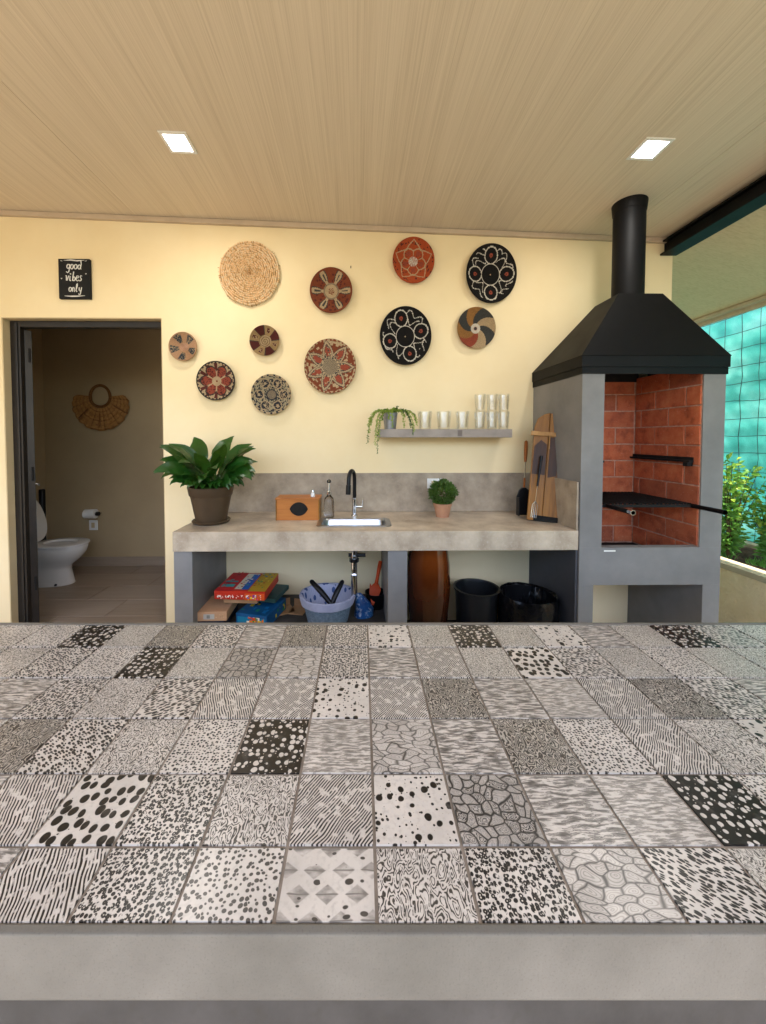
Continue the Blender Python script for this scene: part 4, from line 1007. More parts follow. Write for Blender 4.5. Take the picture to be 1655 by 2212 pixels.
# ------------------------------------------------------------------ barbecue
GF = 2.033; gx0, gx1 = GX0, at(1566, 900, GF).x
gz = at(1300, 1183, GF).z; hz = at(1262, 806, GF).z; lowz = at(1300, 1264, GF).z
t = thing('barbecue', 'grey masonry barbecue with brick firebox under a black steel hood', 'barbecue', ((gx0 + gx1) / 2, GF, 0))
jl, jr = at(1305, 900, GF).x, at(1519, 900, GF).x
dp = YW - .002
b = MB()
b.prism([(gx0, GF), (jl, GF), (jl, GF + .006), (jl - .016, GF + .006), (jl - .016, dp), (gx0, dp)], gz, hz, 'Z'); b.build('side_pillar', M['grey'], t)
b = MB(); b.prism([(gx1, GF), (jr, GF), (jr, GF + .006), (jr + .016, GF + .006), (jr + .016, dp), (gx1, dp)], gz, hz, 'Z'); b.build('side_pillar', M['grey'], t)
b = MB(); b.box(gx0, gx1, GF, GF + .05, lowz, gz - .0005); b.box(gx0, jl - .016, GF + .05, dp, lowz, gz - .0005); b.box(jr + .016, gx1, GF + .05, dp, lowz, gz - .0005); b.box(jl - .016, jr + .016, GF + .05, dp, lowz, gz - .121); b.build('hearth_slab', M['grey'], t)
ll, lr = at(1281, 1300, GF).x, at(1517, 1300, GF).x
b = MB(); b.box(gx0, ll, GF, GF + .12, 0, lowz - .0005); b.build('lower_leg', M['grey'], t)
b = MB(); b.box(lr, gx1, GF, dp, 0, lowz - .0005); b.build('lower_leg', M['grey'], t)
b = MB(); b.box(gx0, ll, GF + .12, dp, 0, lowz - .0005); b.build('lower_side', M['grey'], t)
p = at(1318, 1190, GF); b = MB(); b.box(p.x - .035, p.x + .03, GF - .0012, GF - .0004, p.z - .004, p.z + .004); b.build('paint_smear', M['paperwhite'], t, bevel=0)
# mortar bed and bricks
BY = 2.545; BXR = jr + .001
ztop = at(1368, 826, BY).z
b = MB(); b.box(jl - .015, jr + .015, BY - .008, dp - .0005, gz - .12, ztop); b.box(jl - .0155, jl - .0005, GF + .052, BY - .0085, gz - .12, hz); b.box(jr + .0005, jr + .0155, GF + .052, BY - .0085, gz - .12, hz)
b.box(jl - .0155, jl - .0005, GF + .007, GF + .0515, gz, hz); b.box(jr + .0005, jr + .0155, GF + .007, GF + .0515, gz, hz); b.build('mortar', M['mortar'], t)
b = MB(); b.box(jl - .015, jr + .015, BY - .012, dp - .0005, ztop + .0005, hz + .10); b.build('smoke_plate', M['soot'], t)
bh, blen, jt = .1135, .22, .008; fbz = gz - .115; nrows = int((hz + .02 - fbz) / bh) + 1
o0 = wloc(t)
def brickmesh(L, axis):
    b = MB(); h = (bh - jt) / 2; l = (L - jt) / 2
    if axis == 'X': b.box(-l, l, -.012, .012, -h, h)
    else: b.box(-.012, .012, -l, l, -h, h)
    bmesh.ops.recalc_face_normals(b.bm, faces=b.bm.faces)
    bmesh.ops.bevel(b.bm, geom=b.bm.edges[:], offset=.003, segments=1, affect='EDGES')
    me = bpy.data.meshes.new('brick'); b.bm.to_mesh(me); b.bm.free(); me.materials.append(M['brick']); return me
cache = {}
def brick(x, y, z, L, axis):
    key = (round(L, 3), axis)
    if key not in cache: cache[key] = brickmesh(L, axis)
    o = link_mesh('brick', cache[key], t); j = R_.uniform(-.002, .002)
    o.location = (x - o0.x + (j if axis == 'Y' else 0), y - o0.y + (j if axis == 'X' else 0), z - o0.z)
def course(a, b_, off):
    out = []; x = a - off
    while x < b_ - .002:
        u0, u1 = max(a, x), min(b_, x + blen)
        if u1 - u0 > .02: out.append((u0, u1))
        x += blen
    return out
for r_ in range(nrows):
    z = fbz + .004 + bh * (r_ + .5)
    back_ok = z + bh / 2 < ztop + .03
    if z + bh / 2 > hz + .07: break
    for u0, u1 in (course(jl, jr, .11 if r_ % 2 else .02) if back_ok else []): brick((u0 + u1) / 2, BY, z, round(u1 - u0, 3), 'X')
    for u0, u1 in course(GF + (.054 if r_ == 0 else .008), BY - .012, .0 if r_ % 2 else .12): brick(jr + .0075, (u0 + u1) / 2, z, round(u1 - u0, 3), 'Y'); brick(jl - .0075, (u0 + u1) / 2, z, round(u1 - u0, 3), 'Y')
# firebrick return strip on the front edge of the right wall
b = MB(); b.box(jl + .006, jr - .006, GF + .052, BY - .022, gz - .12, gz - .112); b.build('firebox_floor', M['soot'], t)
# grate and rails
zg = at(1400, 1085, 2.12).z; zr = at(1480, 998, 2.12).z
g = MB()
for i in range(23): 
    x = jl + .02 + (jr - jl - .04) * i / 22; g.tube([(x, GF + .04, zg), (x, BY - .02, zg)], .0042, 6)
for y_ in (GF + .04, BY - .02, (GF + BY) / 2): g.box(jl + .012, jr - .012, y_ - .008, y_ + .008, zg - .02, zg - .004)
gr = g.build('grate', M['soot'], t)
for px0, py0, px1, py1 in ((1488, 1091, 1567, 1103), (1306, 1091, 1368, 1103)):
    pa_, pb2 = at(px0, py0, 2.09), None; pb2 = CAM + ray(px1, py1) * ((pa_.x / ray(px1, py1).x)); pb2.z = pa_.z; g = MB(); g.tube([pa_, pb2], .012, 10); hd = g.build('handle', M['black_steel'], gr, smooth=True)
    dd = (pb2 - pa_).normalized(); g = MB(); g.tube([pb2 - dd * .03, pb2 + dd * .0], .013, 10); g.build('handle_tip', M['chrome'] if px0 < 1400 else M['blackpl'], gr, smooth=True)
for x0_, x1_ in ((jr - .035, jr - .009), (jl + .009, jl + .035)):
    b = MB(); b.box(x0_, x1_, GF + .04, BY - .014, zr, zr + .012); b.box(x1_ - .006 if x0_ > 1.5 else x0_, x1_ if x0_ > 1.5 else x0_ + .006, GF + .04, BY - .014, zr + .012, zr + .03); b.build('rail', M['soot'], t, bevel=.001)
b = MB(); b.box(jr - .04, jr - .01, GF + .045, GF + .075, zr - .022, zr - .0005); b.build('rail_bracket', M['soot'], t)
# hood
hx0, hx1, hy0 = gx0 - .012, gx1 + .012, GF - .012; rz0 = hz; rzm = at(1262, 790, hy0).z; rz1 = at(1262, 768, hy0).z
def band(b, x0, x1, y0, z0, z1, th=.006):
    b.box(x0, x1, y0, y0 + th, z0, z1); b.box(x0, x0 + th, y0 + th, dp, z0, z1); b.box(x1 - th, x1, y0 + th, dp, z0, z1)
b = MB(); band(b, hx0 + .006, hx1 - .006, hy0 + .006, rz0 - .004, rzm); 
hood = b.build('hood_skirt', M['black_steel'], t)
b = MB(); band(b, hx0, hx1, hy0, rzm - .004, rz1); b.build('hood_rim', M['black_steel'], t, bevel=.001)
pl = at(1337, 635, 2.13); pr = at(1431, 638, 2.13); yb = 2.34; zt = pl.z; 
B_ = [(hx0, hy0, rz1), (hx1, hy0, rz1), (hx1, dp, rz1), (hx0, dp, rz1)]; T_ = [(pl.x, 2.13, zt), (pr.x, 2.13, zt), (pr.x, yb, zt), (pl.x, yb, zt)]
b = MB(); V = b._add(B_ + T_, [(0, 1, 5, 4), (1, 2, 6, 5), (2, 3, 7, 6), (3, 0, 4, 7), (4, 5, 6, 7)])
me_h = b.build('hood', M['black_steel'], t)
sm = me_h.modifiers.new('thickness', 'SOLIDIFY'); sm.thickness = .004; sm.offset = 1
pcx, pcy = (pl.x + pr.x) / 2 + .008, 2.245; prr = .083
b = MB(); b.lathe([(prr, 0), (prr, cz(pcx) - zt + .03)], 40, (pcx, pcy, zt - .01)); b.build('chimney_pipe', M['black_steel'], t, smooth=True)
b = MB(); zc = cz(pcx)
vs_ = []
for r, dz in ((prr + .001, -.055), (prr + .003, -.055), (prr + .006, -.02), (prr + .008, .0)):
    vs_.append([b.bm.verts.new((pcx + r * math.cos(a_), pcy + r * math.sin(a_), cz(pcx + r * math.cos(a_)) - .0005 + dz)) for a_ in [2 * PI * i / 40 for i in range(40)]])
for r0, r1 in zip(vs_, vs_[1:]):
    for i in range(40): b.bm.faces.new((r0[i], r0[(i + 1) % 40], r1[(i + 1) % 40], r1[i]))
b.build('collar', M['black_steel'], t, smooth=True)

# ------------------------------------------------------------------ things on the lower shelf
def print_box(name, lab, cat, loc, rz, w, d, h, cm, prints, group=None, side=None):
    t = thing(name, lab, cat, loc, rz, group)
    b = MB(); b.box(-w / 2, w / 2, -d / 2, d / 2, 0, h); b.build('box_body', cm, t, world=False, bevel=.002, seg=1)
    vs, fs, cols = [], [], []
    def quad(a, col): n = len(vs); vs.extend(a); fs.append((n, n + 1, n + 2, n + 3)); cols.append(H(col))
    for face, x0, x1, y0, y1, col in prints:
        lift = .0006 + .0002 * len(fs)
        if face == 'T': X0_, X1_, Y0_, Y1_ = -w / 2 + w * x0, -w / 2 + w * x1, -d / 2 + d * y0, -d / 2 + d * y1; quad([(X0_, Y0_, h + lift), (X1_, Y0_, h + lift), (X1_, Y1_, h + lift), (X0_, Y1_, h + lift)], col)
        if face == 'F': X0_, X1_, Z0_, Z1_ = -w / 2 + w * x0, -w / 2 + w * x1, h * y0, h * y1; quad([(X0_, -d / 2 - lift, Z0_), (X1_, -d / 2 - lift, Z0_), (X1_, -d / 2 - lift, Z1_), (X0_, -d / 2 - lift, Z1_)], col)
        if face == 'R': Y0_, Y1_, Z0_, Z1_ = -d / 2 + d * x0, -d / 2 + d * x1, h * y0, h * y1; quad([(w / 2 + lift, Y0_, Z0_), (w / 2 + lift, Y1_, Z0_), (w / 2 + lift, Y1_, Z1_), (w / 2 + lift, Y0_, Z1_)], col)
    if fs: link_mesh('print', mesh_from('print', vs, fs, M['print'], cols=cols), t)
    return t
Rr = random.Random(3)
red = pm('red_card', '#c2301c', '#b12a18', rough=.45, scale=6); blue = pm('blue_card', '#12588c', '#0e4a78', rough=.45, scale=6); navyc = pm('navy_card', '#1a2438', rough=.5); teal = pm('teal_card', '#2a4a48', rough=.5)
GYc = 2.26; zs = SHZ
def zpx(y, Y): return at(600, y, Y).z
def confetti(face, n, x0, x1, y0, y1, cols_, s0=.02, s1=.06, asp=1.0):
    o = []
    for _ in range(n):
        x, y = Rr.uniform(x0, x1), Rr.uniform(y0, y1); w, h = Rr.uniform(s0, s1), Rr.uniform(s0, s1) * asp; o.append((face, x, min(x + w, x1), y, min(y + h, y1), Rr.choice(cols_)))
    return o
# lowest layer
xa = at(463, 1300, 2.2).x
print_box('game_box', 'black game box at the bottom left of the pile under the counter', 'box', (at(463, 1330, 2.2).x, 2.24, zs + .001), 0, .175, .24, .047, navyc, confetti('F', 10, .3, .8, .3, .8, ['#9aa0a8', '#c8c8c8'], .02, .06, 3), 'game boxes stored under the counter')
print_box('game_box', 'bright blue board game box beneath the red one', 'box', (at(560, 1320, 2.2).x, 2.27, zs + .001), -.25, .2, .26, .075, blue, [('F', .05, .95, .08, .75, '#1c7a9a')] + confetti('F', 26, .35, .9, .1, .8, ['#e0b32c', '#d04a2a', '#f0e8d0', '#3c9a3c', '#e07a1c'], .05, .12, 3) + confetti('R', 8, .1, .9, .2, .8, ['#2f8a4a', '#e0c030'], .05, .1, 3) + confetti('T', 14, .05, .95, .05, .95, ['#1d74b4', '#d8c040', '#2a8a6a'], .05, .15), 'game boxes stored under the counter')
print_box('cardboard_box', 'light cardboard box stacked on the black one under the counter', 'box', (at(465, 1310, 2.2).x, 2.23, zs + .05), .03, .185, .22, .055, M['kraft'], [('F', .28, .62, .2, .75, '#b8b4aa'), ('F', .38, .48, .3, .65, '#8a8880')] + confetti('F', 8, .65, .95, .3, .7, ['#b8946c', '#d9b48c'], .02, .05, 3), 'game boxes stored under the counter')
print_box('cardboard_box', 'flat brown cardboard box right under the red game box', 'box', (at(527, 1300, 2.2).x, 2.27, zs + .14), -.05, .2, .24, .03, M['cardboard'], [], 'game boxes stored under the counter')
print_box('game_box', 'dark grey game box sticking out at the right under the red game', 'box', (at(585, 1300, 2.25).x - .03, 2.36, zs + .1), -.2, .17, .22, .028, teal, [], 'game boxes stored under the counter')
zr_ = zpx(1293, 2.14)
prints = [('T', .0, .34, .0, 1, '#b8262a'), ('T', .36, .62, .1, .95, '#d6cdb4'), ('T', .5, .64, .08, .9, '#1f5aa8'), ('T', .66, 1, .0, 1, '#b8942c'), ('T', .04, .3, .45, .52, '#3a8a8a'), ('T', .05, .3, .2, .34, '#3a9a9a')]
prints += confetti('T', 26, .37, .62, .1, .92, ['#2a6ab0', '#c8502a', '#e8dcc0', '#7a3a2a', '#4aa05a'], .02, .05) + confetti('T', 34, .66, .97, .05, .92, ['#a06a1c', '#4a8a4a', '#d8b840', '#a83a2a', '#2a6a9a'], .02, .06) + confetti('T', 16, .05, .32, .05, .92, ['#38908c', '#8a1a2a', '#d04a3a'], .02, .08)
prints += [('F', .62, 1, .12, .9, '#d9541e')] + confetti('F', 34, .06, .6, .3, .72, ['#f0d8c8', '#f4ece0', '#f0b0a0'], .01, .035, 6) + confetti('F', 26, .64, .95, .2, .8, ['#d83a8a', '#3a6ab8', '#f0c030', '#e8e0d0', '#7a2a8a'], .015, .04, 6)
tt = print_box('game_box', 'bright red and yellow board game box on top of the pile', 'box', (at(524, 1290, 2.14).x - .004, 2.27, zs + .172), -.06, .3, .29, .05, red, prints, 'game boxes stored under the counter')
# loose cardboard pieces
for px_, rz_, s_, lab in ((612, .5, .13, 'flat cardboard offcut lying beside the blue game box'), (645, -.2, .1, 'small cardboard offcut lying next to the wicker basket')):
    p = at(px_, 1325, 2.35); b = MB(); b.box(-s_ / 2, s_ / 2, -.06, .06, 0, .006); b.box(-s_ / 2, s_ / 2, .055, .06, .006, .05)
    o = b.build('cardboard_piece', M['cardboard'], None, world=False, bevel=.001, loc=(p.x, 2.35, zs + .001), rot=(0, 0, rz_)); tag(o, lab, 'cardboard', 'cardboard offcuts under the counter')
# laundry style basket
p = at(707, 1320, 2.18); kb = 2.2 / FPX
t = thing('storage_basket', 'blue grey plastic weave basket with printed fabric liner under the sink', 'basket', (p.x, 2.225, zs + .001))
zb1 = at(707, 1281, 2.225).z - zs
b = MB(); prof = []
NB = 13
for i in range(NB):
    z = zb1 * .86 * i / NB; r = .118 + .034 * i / NB; prof += [(r, z), (r + .004, z + zb1 * .86 / NB * .5)]
prof += [(.154, zb1 * .86)]
b.lathe(prof, 90, sx=1.0, sy=.95, cap=False, fn=lambda a, k: 1 + .012 * math.sin(a * 45 + (k // 2) * PI)); b.lathe([(.118, 0), (.001, 0.001)], 40, sy=.95, cap=False)
b.build('wicker_body', pm('blue_grey_weave', '#6d7f8f', '#566776', rough=.6, scale=60), t, world=False)
t_l = NT('printed_liner_fabric'); v_ = coords(t_l)
nv_ = t_l.n('TexVoronoi', None, Vector=t_l.vmath('MULTIPLY', v_, (1, 1, .6)), Scale=26.0); f_ = t_l.math('LESS_THAN', nv_.outputs['Distance'], .33)
sepz = t_l.n('SeparateXYZ', None, Vector=v_); an_ = t_l.math('ARCTAN2', sepz.outputs[1], sepz.outputs[0]); st_ = t_l.math('GREATER_THAN', t_l.math('SINE', t_l.math('MULTIPLY', an_, 70.0)), .2)
c_ = t_l.mix(t_l.math('MULTIPLY', st_, .3), H('#b4b9cf'), H('#7f8bb4')); c_ = t_l.mix(f_, c_, H('#3d5689')); t_l.set(Base_Color=c_, Roughness=.85)
b = MB(); b.lathe([(.158, zb1 * .72), (.164, zb1 * .85), (.168, zb1 * .98), (.163, zb1 * 1.0), (.15, zb1 * .97), (.13, zb1 * .5), (.1, zb1 * .25), (.001, zb1 * .22)], 80, sy=.95, cap=False, fn=lambda a, k: 1 + .012 * math.sin(a * 9 + k) + .006 * math.sin(a * 31))
b.build('fabric_liner', t_l.m, t, world=False, smooth=True)
b = MB(); b.lathe([(.161, zb1 * .70), (.167, zb1 * .86), (.171, zb1 * .99), (.165, zb1 * 1.01)], 80, sy=.95, cap=False, fn=lambda a, k: 1 + .010 * math.sin(a * 9 + k) + .004 * math.sin(a * 31))
b.build('liner_cuff', pm('lilac_fabric', '#a9adc4', '#9a9fba', rough=.9, scale=20, bump=.3, bscale=40), t, world=False, smooth=True)
for q, (a0_, a1_, lab) in enumerate((((718, 1300), (671, 1254), 'black rubber handle pointing left'), ((714, 1304), (741, 1254), 'black rubber handle pointing right'))):
    pa_, pb2 = at(a0_[0], a0_[1] + 8, 2.16), at(a1_[0], a1_[1], 2.24)
    mid = (pa_ + pb2) / 2 + Vector((0, -.01, .012)); b = MB(); b.tube([pa_, mid, pb2 + (pb2 - mid).normalized() * -.01, pb2], [.014, .017, .014, .008], 12)
    ow = b.build('black_tool_handle', M['blackpl'], None, smooth=True); tag(ow, 'black grip of a tool sticking out of the basket, leaning ' + ('left' if q == 0 else 'right'), 'tool handle', 'black tool grips in the basket')
# blue bag
p = at(783, 1330, 2.25); b = MB()
rs = [ring_pts(-.05, .07, .05, 0, 20), ring_pts(-.045, .072, .05, .04, 20), ring_pts(-.045, .05, .04, .08, 20), ring_pts(-.045, .01, .02, .125, 20), ring_pts(-.045, -.01, .006, .145, 20)]
b = loft(rs); o = b.build('blue_bag', pm('blue_printed_plastic', '#123a70', '#1f5a94', rough=.35, scale=14, speck=(45, '#c8d2d8', .7)), None, world=False, smooth=True, loc=(p.x, 2.28, zs + .001), rot=(0, 0, .4)); tag(o, 'crumpled blue plastic bag between the basket and the middle support', 'bag')
# orange scoop
pa_, pb2 = at(806, 1300, 2.34), at(822, 1212, 2.45)
t = thing('hand_trowel', 'orange plastic scoop with upright handle standing in a dark pot', 'scoop', pa_); d = pb2 - pa_; L = d.length; d.normalize(); X = Vector((1, 0, 0)); X = (X - d * X.dot(d)).normalized(); Nn = X.cross(d)
b = MB(); b.tube([d * L * .42, d * L * .6, d * L * .85, d * L], [.013, .011, .014, .012], 10); b.build('handle', M['orange'], t, world=False, smooth=True)
b = MB(); out = [(-.005, -.02), (-.035, .05), (-.042, L * .42), (-.03, L * .36), (-.012, L * .45), (.012, L * .45), (.03, L * .36), (.036, L * .3), (.03, .05), (.005, -.02)]
V1 = [b.bm.verts.new(X * x + d * z + Nn * (.25 * abs(x))) for x, z in out]; V2 = [b.bm.verts.new(X * x + d * z + Nn * (.25 * abs(x) - .006)) for x, z in out]
b.bm.faces.new(V1); b.bm.faces.new(V2[::-1])
for i in range(len(out)): j = (i + 1) % len(out); b.bm.faces.new((V1[i], V2[i], V2[j], V1[j]))
b.build('blade', M['orange'], t, world=False)
b = MB(); b.lathe([(.055, 0), (.07, .1), (.066, .1), (.05, .01), (.001, .008)], 24, cap=False); o = b.build('black_pot', M['blackpl'], None, world=False, smooth=True, loc=(at(812, 1330, 2.36).x, 2.40, zs + .001)); tag(o, 'black pot behind the blue bag holding the orange scoop', 'pot')
# amber vase
p = at(927, 1250, 2.27); zv = at(927, 1250, 2.27).z - zs
t = thing('floor_vase', 'tall glossy amber brown vase under the counter beside the middle support', 'vase', (p.x, 2.29, PLZ + .001))
Hv = cbz - PLZ - .012; tv = NT('amber_glaze'); v_ = coords(tv); sz_ = tv.n('SeparateXYZ', None, Vector=v_).outputs[2]
nz_ = tv.n('TexNoise', None, Vector=v_, Scale=6.0, Detail=4.0); ff = tv.math('ADD', tv.math('DIVIDE', sz_, Hv), tv.math('MULTIPLY', tv.math('SUBTRACT', nz_.outputs[0], .5), .5))
tv.set(Base_Color=tv.ramp(ff, [(.1, H('#1c0a04')), (.5, H('#431b08')), (.9, H('#6e330e'))]), Roughness=.12, Coat_Weight=.6, Coat_Roughness=.05)
b = MB(); b.lathe([(.085, 0), (.1, .01), (.118, Hv * .25), (.132, Hv * .5), (.134, Hv * .6), (.13, Hv * .78), (.116, Hv * .93), (.108, Hv), (.095, Hv), (.1, Hv * .93), (.11, Hv * .8)], 56, cap=False); b.build('vase_body', tv.m, t, world=False, smooth=True)
# bins
p = at(1030, 1300, 2.3)
t = thing('waste_bin', 'plain open black round bin beside the amber vase', 'bin', (p.x, 2.31, PLZ + .001), 0, 'black bins under the counter'); hb = at(1030, 1268, 2.31).z - PLZ
b = MB(); b.lathe([(.112, 0), (.115, .004), (.132, hb - .012), (.142, hb - .01), (.144, hb), (.13, hb + .0), (.124, hb - .02), (.106, .01), (.001, .009)], 48, cap=False); b.build('bin_body', pm('satin_black_bin', '#1a1b1e', '#131416', rough=.3, scale=3), t, world=False, smooth=True)
p = at(1138, 1320, 2.22)
t = thing('waste_bin', 'black bin lined with a shiny bin bag at the right under the counter', 'bin', (p.x, 2.215, PLZ + .001), 0, 'black bins under the counter'); hb = at(1138, 1284, 2.215).z - PLZ
b = MB(); b.lathe([(.125, 0), (.15, hb * .9), (.155, hb), (.148, hb), (.12, .01), (.001, .009)], 40, cap=False); b.build('bin_body', M['blackpl'], t, world=False, smooth=True)
Rb = random.Random(9); ph = [Rb.uniform(0, 6) for _ in range(6)]
b = MB(); b.lathe([(.165, hb * .45), (.168, hb * .6), (.166, hb * .8), (.168, hb * .97), (.163, hb * 1.03), (.15, hb * 1.0), (.14, hb * .75), (.12, hb * .4), (.001, hb * .3)], 90, cap=False, fn=lambda a, k: 1 + .014 * math.sin(a * 13 + ph[k % 6] + k * .5) + .011 * math.sin(a * 29 + k * .9) + .02 * math.sin(a * 3 + ph[0]))
b.build('bin_liner', M['blackbag'], t, world=False, smooth=True)
b = MB(); b.lathe([(.158, hb * .30), (.164, hb * .44), (.166, hb * .48)], 90, cap=False, fn=lambda a, k: 1 + .015 * math.sin(a * 7 + k) + .012 * math.sin(a * 19)); b.build('under_liner', M['greybag'], t, world=False, smooth=True)

# ------------------------------------------------------------------ planter, shrubs, fence
PXF = 2.66; PZ = CAM.z - PXF * (1229 - 945) / 834.0; FX = 3.46; FZ = CAM.z - FX * (1166 - 945) / 835.0
t = thing('planter_wall', 'cream textured stucco planter wall right of the barbecue', 'planter', (PXF, 2, 0))
b = MB(); b.box(PXF, PXF + .12, -.6, 7, -.1, PZ - .04); b.build('stucco_wall', M['stucco'], t)
b = MB(); b.box(PXF - .008, PXF + .13, -.6, 7, PZ - .0395, PZ); b.build('cap', M['cap'], t, bevel=.004)
b = MB(); n = 90
vs, fs = [], []
for i in range(n + 1):
    for j in range(13):
        x = PXF + .125 + (FX - .065 - PXF - .125) * j / 12; y = -.6 + 7.6 * i / n; vs.append((x, y, PZ - .07 + .02 * math.sin(x * 9 + y * 5) + random.uniform(-.015, .015) - .0))
for i in range(n):
    for j in range(12): q = i * 13 + j; fs.append((q, q + 1, q + 14, q + 13))
o = link_mesh('planter_soil', mesh_from('planter_soil', vs, fs, M['mulch'], smooth=True)); tag(o, 'brown mulch soil filling the planter', 'soil', kind='stuff')
b = MB(); b.box(FX - .06, FX + .06, -.6, 8, -.1, FZ); o = b.build('boundary_wall', M['cap'], None, bevel=.006); tag(o, 'low cream boundary wall under the teal net fence', 'wall')
t = thing('net_fence', 'tall wire fence backed by bright teal shade netting beyond the planter', 'fence', (FX, 3, FZ))
vs, fs = [], []; ny, nz = 240, 90; FH = 2.2
for i in range(ny + 1):
    for j in range(nz + 1):
        y = -.6 + 8.6 * i / ny; z = FZ + .0 + FH * j / nz; sx_ = y / .155; sz_ = (z - FZ) / .155
        x = FX + .03 + .01 * math.sin(z * 9 + math.sin(y * 2.3) * 1.5) + .022 * math.sin(sx_ * PI) ** 2 * math.sin(sz_ * PI) ** 2 + .008 * math.sin(y * 7 + z * 3) + .004 * math.sin(y * 31 + z * 17)
        vs.append((x - FX, y - 3, z - FZ))
for i in range(ny):
    for j in range(nz): q = i * (nz + 1) + j; fs.append((q, q + 1, q + nz + 2, q + nz + 1))
link_mesh('shade_net', mesh_from('shade_net', vs, fs, M['net'], smooth=True), t)
b = MB(); Rf = random.Random(4); s_ = .156
for i in range(int(8.6 / s_)):
    y = -.6 + i * s_; pts = [(FX - .004 + Rf.uniform(-.004, .004), y + Rf.uniform(-.01, .01), FZ + FH * k / 12) for k in range(13)]; b.tube(pts, .0028, 4, False)
for k in range(int(FH / s_) + 1):
    pts = [(FX + Rf.uniform(-.004, .004), -.6 + 8.6 * i / 50, FZ + k * s_ + Rf.uniform(-.008, .008)) for i in range(51)]; b.tube(pts, .0028, 4, False)
b.build('wire_mesh', pm('weathered_wire', '#4f6a66', '#3d5552', rough=.6, metal=.5, scale=20), t)
for y in (.2, 2.6, 5.2, 7.6):
    b = MB(); b.lathe([(.028, 0), (.028, FH + .05)], 14, (FX + .09, y, FZ - .3)); b.build('post', M['whitepl'], t)
def shrub(x, y, h, spread, n, lab, seed, mk='shrub', leafL=.05):
    R = random.Random(seed); t = thing('shrub', lab, 'shrub', (x, y, PZ - .075), 0, 'shrubs growing in the planter')
    bs = MB(); fl_ = [MB(), MB()]
    for q in range(n):
        a_ = R.uniform(0, 2 * PI); lean = R.uniform(0, spread); hh = h * R.uniform(.6, 1.0)
        P = [Vector((0, 0, 0)), Vector((math.cos(a_) * lean * .3, math.sin(a_) * lean * .3, hh * .5)), Vector((math.cos(a_) * lean, math.sin(a_) * lean, hh))]
        path = [P[0] * (1 - u) ** 2 + P[1] * 2 * u * (1 - u) + P[2] * u * u for u in [i / 12 for i in range(13)]]
        bs.tube(path, [.006 * (1 - i / 16) for i in range(13)], 5)
        for i in range(2, 13):
            for s2 in range(R.choice([3, 4, 5])):
                d = Vector((R.uniform(-1, 1), R.uniform(-1, 1), R.uniform(-.3, .7))).normalized(); L = leafL * R.uniform(.6, 1.3)
                p_ = path[i] + d * R.uniform(0, .05); b_ = fl_[0 if (R.random() > .25 or i < 7) else 1]
                sd_ = d.cross(Vector((R.random(), R.random(), R.random()))).normalized(); nn = sd_.cross(d) * L * .18; W_ = L * .5
                b_._add([p_, p_ + d * L * .3 + sd_ * W_ * .45 + nn * .5, p_ + d * L * .65 + sd_ * W_ * .4 + nn, p_ + d * L, p_ + d * L * .65 - sd_ * W_ * .4 + nn, p_ + d * L * .3 - sd_ * W_ * .45 + nn * .5, p_ + d * L * .4], [(0, 1, 6), (1, 2, 6), (2, 3, 6), (3, 4, 6), (4, 5, 6), (5, 0, 6)])
    bs.build('stems', M['twig'], t, world=False)
    o = fl_[0].build('foliage', M[mk], t, world=False); o['kind'] = 'stuff'; o = fl_[1].build('young_foliage', M['shrub2'], t, world=False); o['kind'] = 'stuff'
shrub(2.98, 2.90, .8, .24, 20, 'leafy green shrub nearest the barbecue in front of the teal net', 1)
shrub(3.12, 3.35, .62, .25, 15, 'lower shrub behind the first one in the planter', 2)
shrub(3.22, 2.80, .55, .22, 16, 'bushy shrub at the right edge of the photo below the net', 3)
shrub(3.2, 3.9, .7, .25, 8, 'farthest shrub in the planter close to the house corner', 4)
b = MB(); R = random.Random(8); p = (2.97, 2.72)
for cxy in ((2.98, 2.95), (3.05, 2.72), (3.2, 3.1)):
    for i in range(70):
        a_ = R.uniform(0, 2 * PI); o_ = Vector((cxy[0] + R.gauss(0, .03), cxy[1] + R.gauss(0, .03), PZ - .075)); d = Vector((math.cos(a_) * .6, math.sin(a_) * .6, 1)).normalized(); leaf_quads(b, o_, d, Vector((0, 1, 0)), R.uniform(.05, .1), .007)
o = b.build('grass_tufts', M['shrub'], None); tag(o, 'small tufts of grass at the foot of the shrubs', 'grass', kind='stuff')

# ------------------------------------------------------------------ island with printed tiles (nearest to the camera)
TZ = .90
yn, yt0, yf = atz(781, 2019, TZ).y, atz(781, 1993, TZ).y, atz(781, 1349, TZ).y
hI = CAM.z - TZ; TX = .214 * hI * 1.0; 
rowY = [atz(781, v, TZ).y for v in (1349, 1398, 1464.7, 1552.4, 1672.2, 1828.4)]
TY = (rowY[0] - rowY[4]) / 4.0; X0I = atz(788, 1500, TZ).x
ryaw = math.radians(-YAW)
t = thing('kitchen_island', 'concrete island with black and white patchwork tiled top in the foreground', 'island', (0, 0, 0), ryaw)
c0, c1_ = -14, 15; xi0, xi1 = X0I + c0 * TX - .01, X0I + c1_ * TX + .01
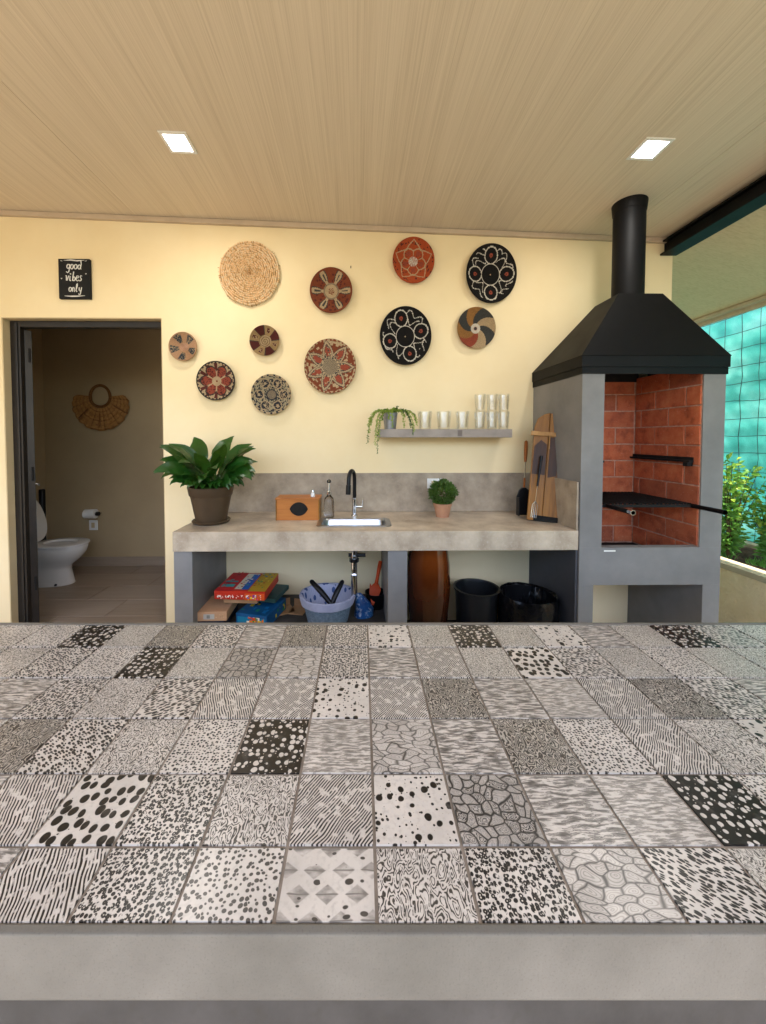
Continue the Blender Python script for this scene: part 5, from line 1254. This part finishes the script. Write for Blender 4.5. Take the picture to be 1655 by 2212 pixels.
# concrete tray: bed plus near lip, far lip, ends
b = MB(); SLB = at(781, 2163, yn).z
b.box(xi0 + .01, xi1 - .01, yt0, yf, SLB, TZ - .0022); b.build('grout_bed', M['grout'], t, world=False)
b = MB(); b.box(xi0, xi1, yn, yt0, SLB, TZ); b.box(xi0, xi1, yf, yf + .012, SLB, TZ); b.box(xi0, xi0 + .01, yt0, yf, SLB, TZ); b.box(xi1 - .01, xi1, yt0, yf, SLB, TZ)
b.build('concrete_edge', M['conc'], t, world=False, bevel=.002, seg=2)
b = MB(); b.box(xi0 + .03, xi1 - .03, yn + .003, yf - .06, 0, SLB - .001); b.build('base', M['concdark'], t, world=False)
ROWS = ['FFFFDDDBfKsWKPLfBfdWfBsDFFDfF', 'FFWFFFFFDBfGgP' ]
rows = {
    0: ('FDFWD' 'DDBfKSWKP', 'LfBfLWfBSDSFDFf'),
    1: ('FWFDf' 'fFSDBfGgP', 'WzfOSfDfFSDfFWf'),
    2: ('DFSKF' 'fFWPFsVZL', 'zKWwzKSWfDFfSwf'),
    3: ('SFDFW' 'FDKSFDBwF', 'gWKDzFLFSfDWfFB'),
    4: ('FFSWD' 'BfFVOPFZL', 'LGWwBDfSFWDfFSD'),
    5: ('DWFSF' 'FDfKWVPdM', 'FPgSfBFWDSfFDWF')}
rows[3] = ('SFDFW' 'FDfKSFDBw', 'gWKDzFLFSfDWfFB')
rows[4] = ('FFSWD' 'BfFWVOPFZ', 'LGWwBDfSFWDfFSD')
rows[5] = ('DWFSF' 'FDfKWVPdM', 'FPgSfBFWDSfFDWF')
meshes = {}
for r_ in range(6):
    y1 = rowY[r_] - (.0015 if r_ == 0 else 0); y0 = rowY[r_ + 1] if r_ < 5 else yt0 - .001
    left, right = rows[r_]; s_ = left + right
    for c in range(c0, c1_):
        k_ = s_[(c - c0) % len(s_)]
        key = (k_, r_)
        if key not in meshes:
            bb = MB(); hx, hy = (TX - .0042) / 2, (y1 - y0 - .0042) / 2
            bb.box(-hx, hx, -hy, hy, -.008, 0); bmesh.ops.recalc_face_normals(bb.bm, faces=bb.bm.faces)
            me = bpy.data.meshes.new('tile'); bb.bm.to_mesh(me); bb.bm.free(); me.materials.append(TM[k_]); meshes[key] = me
        o = link_mesh('tile', meshes[key], t, loc=(X0I + (c + .5) * TX, (y0 + y1) / 2, TZ + random.uniform(-.0004, .0004)))
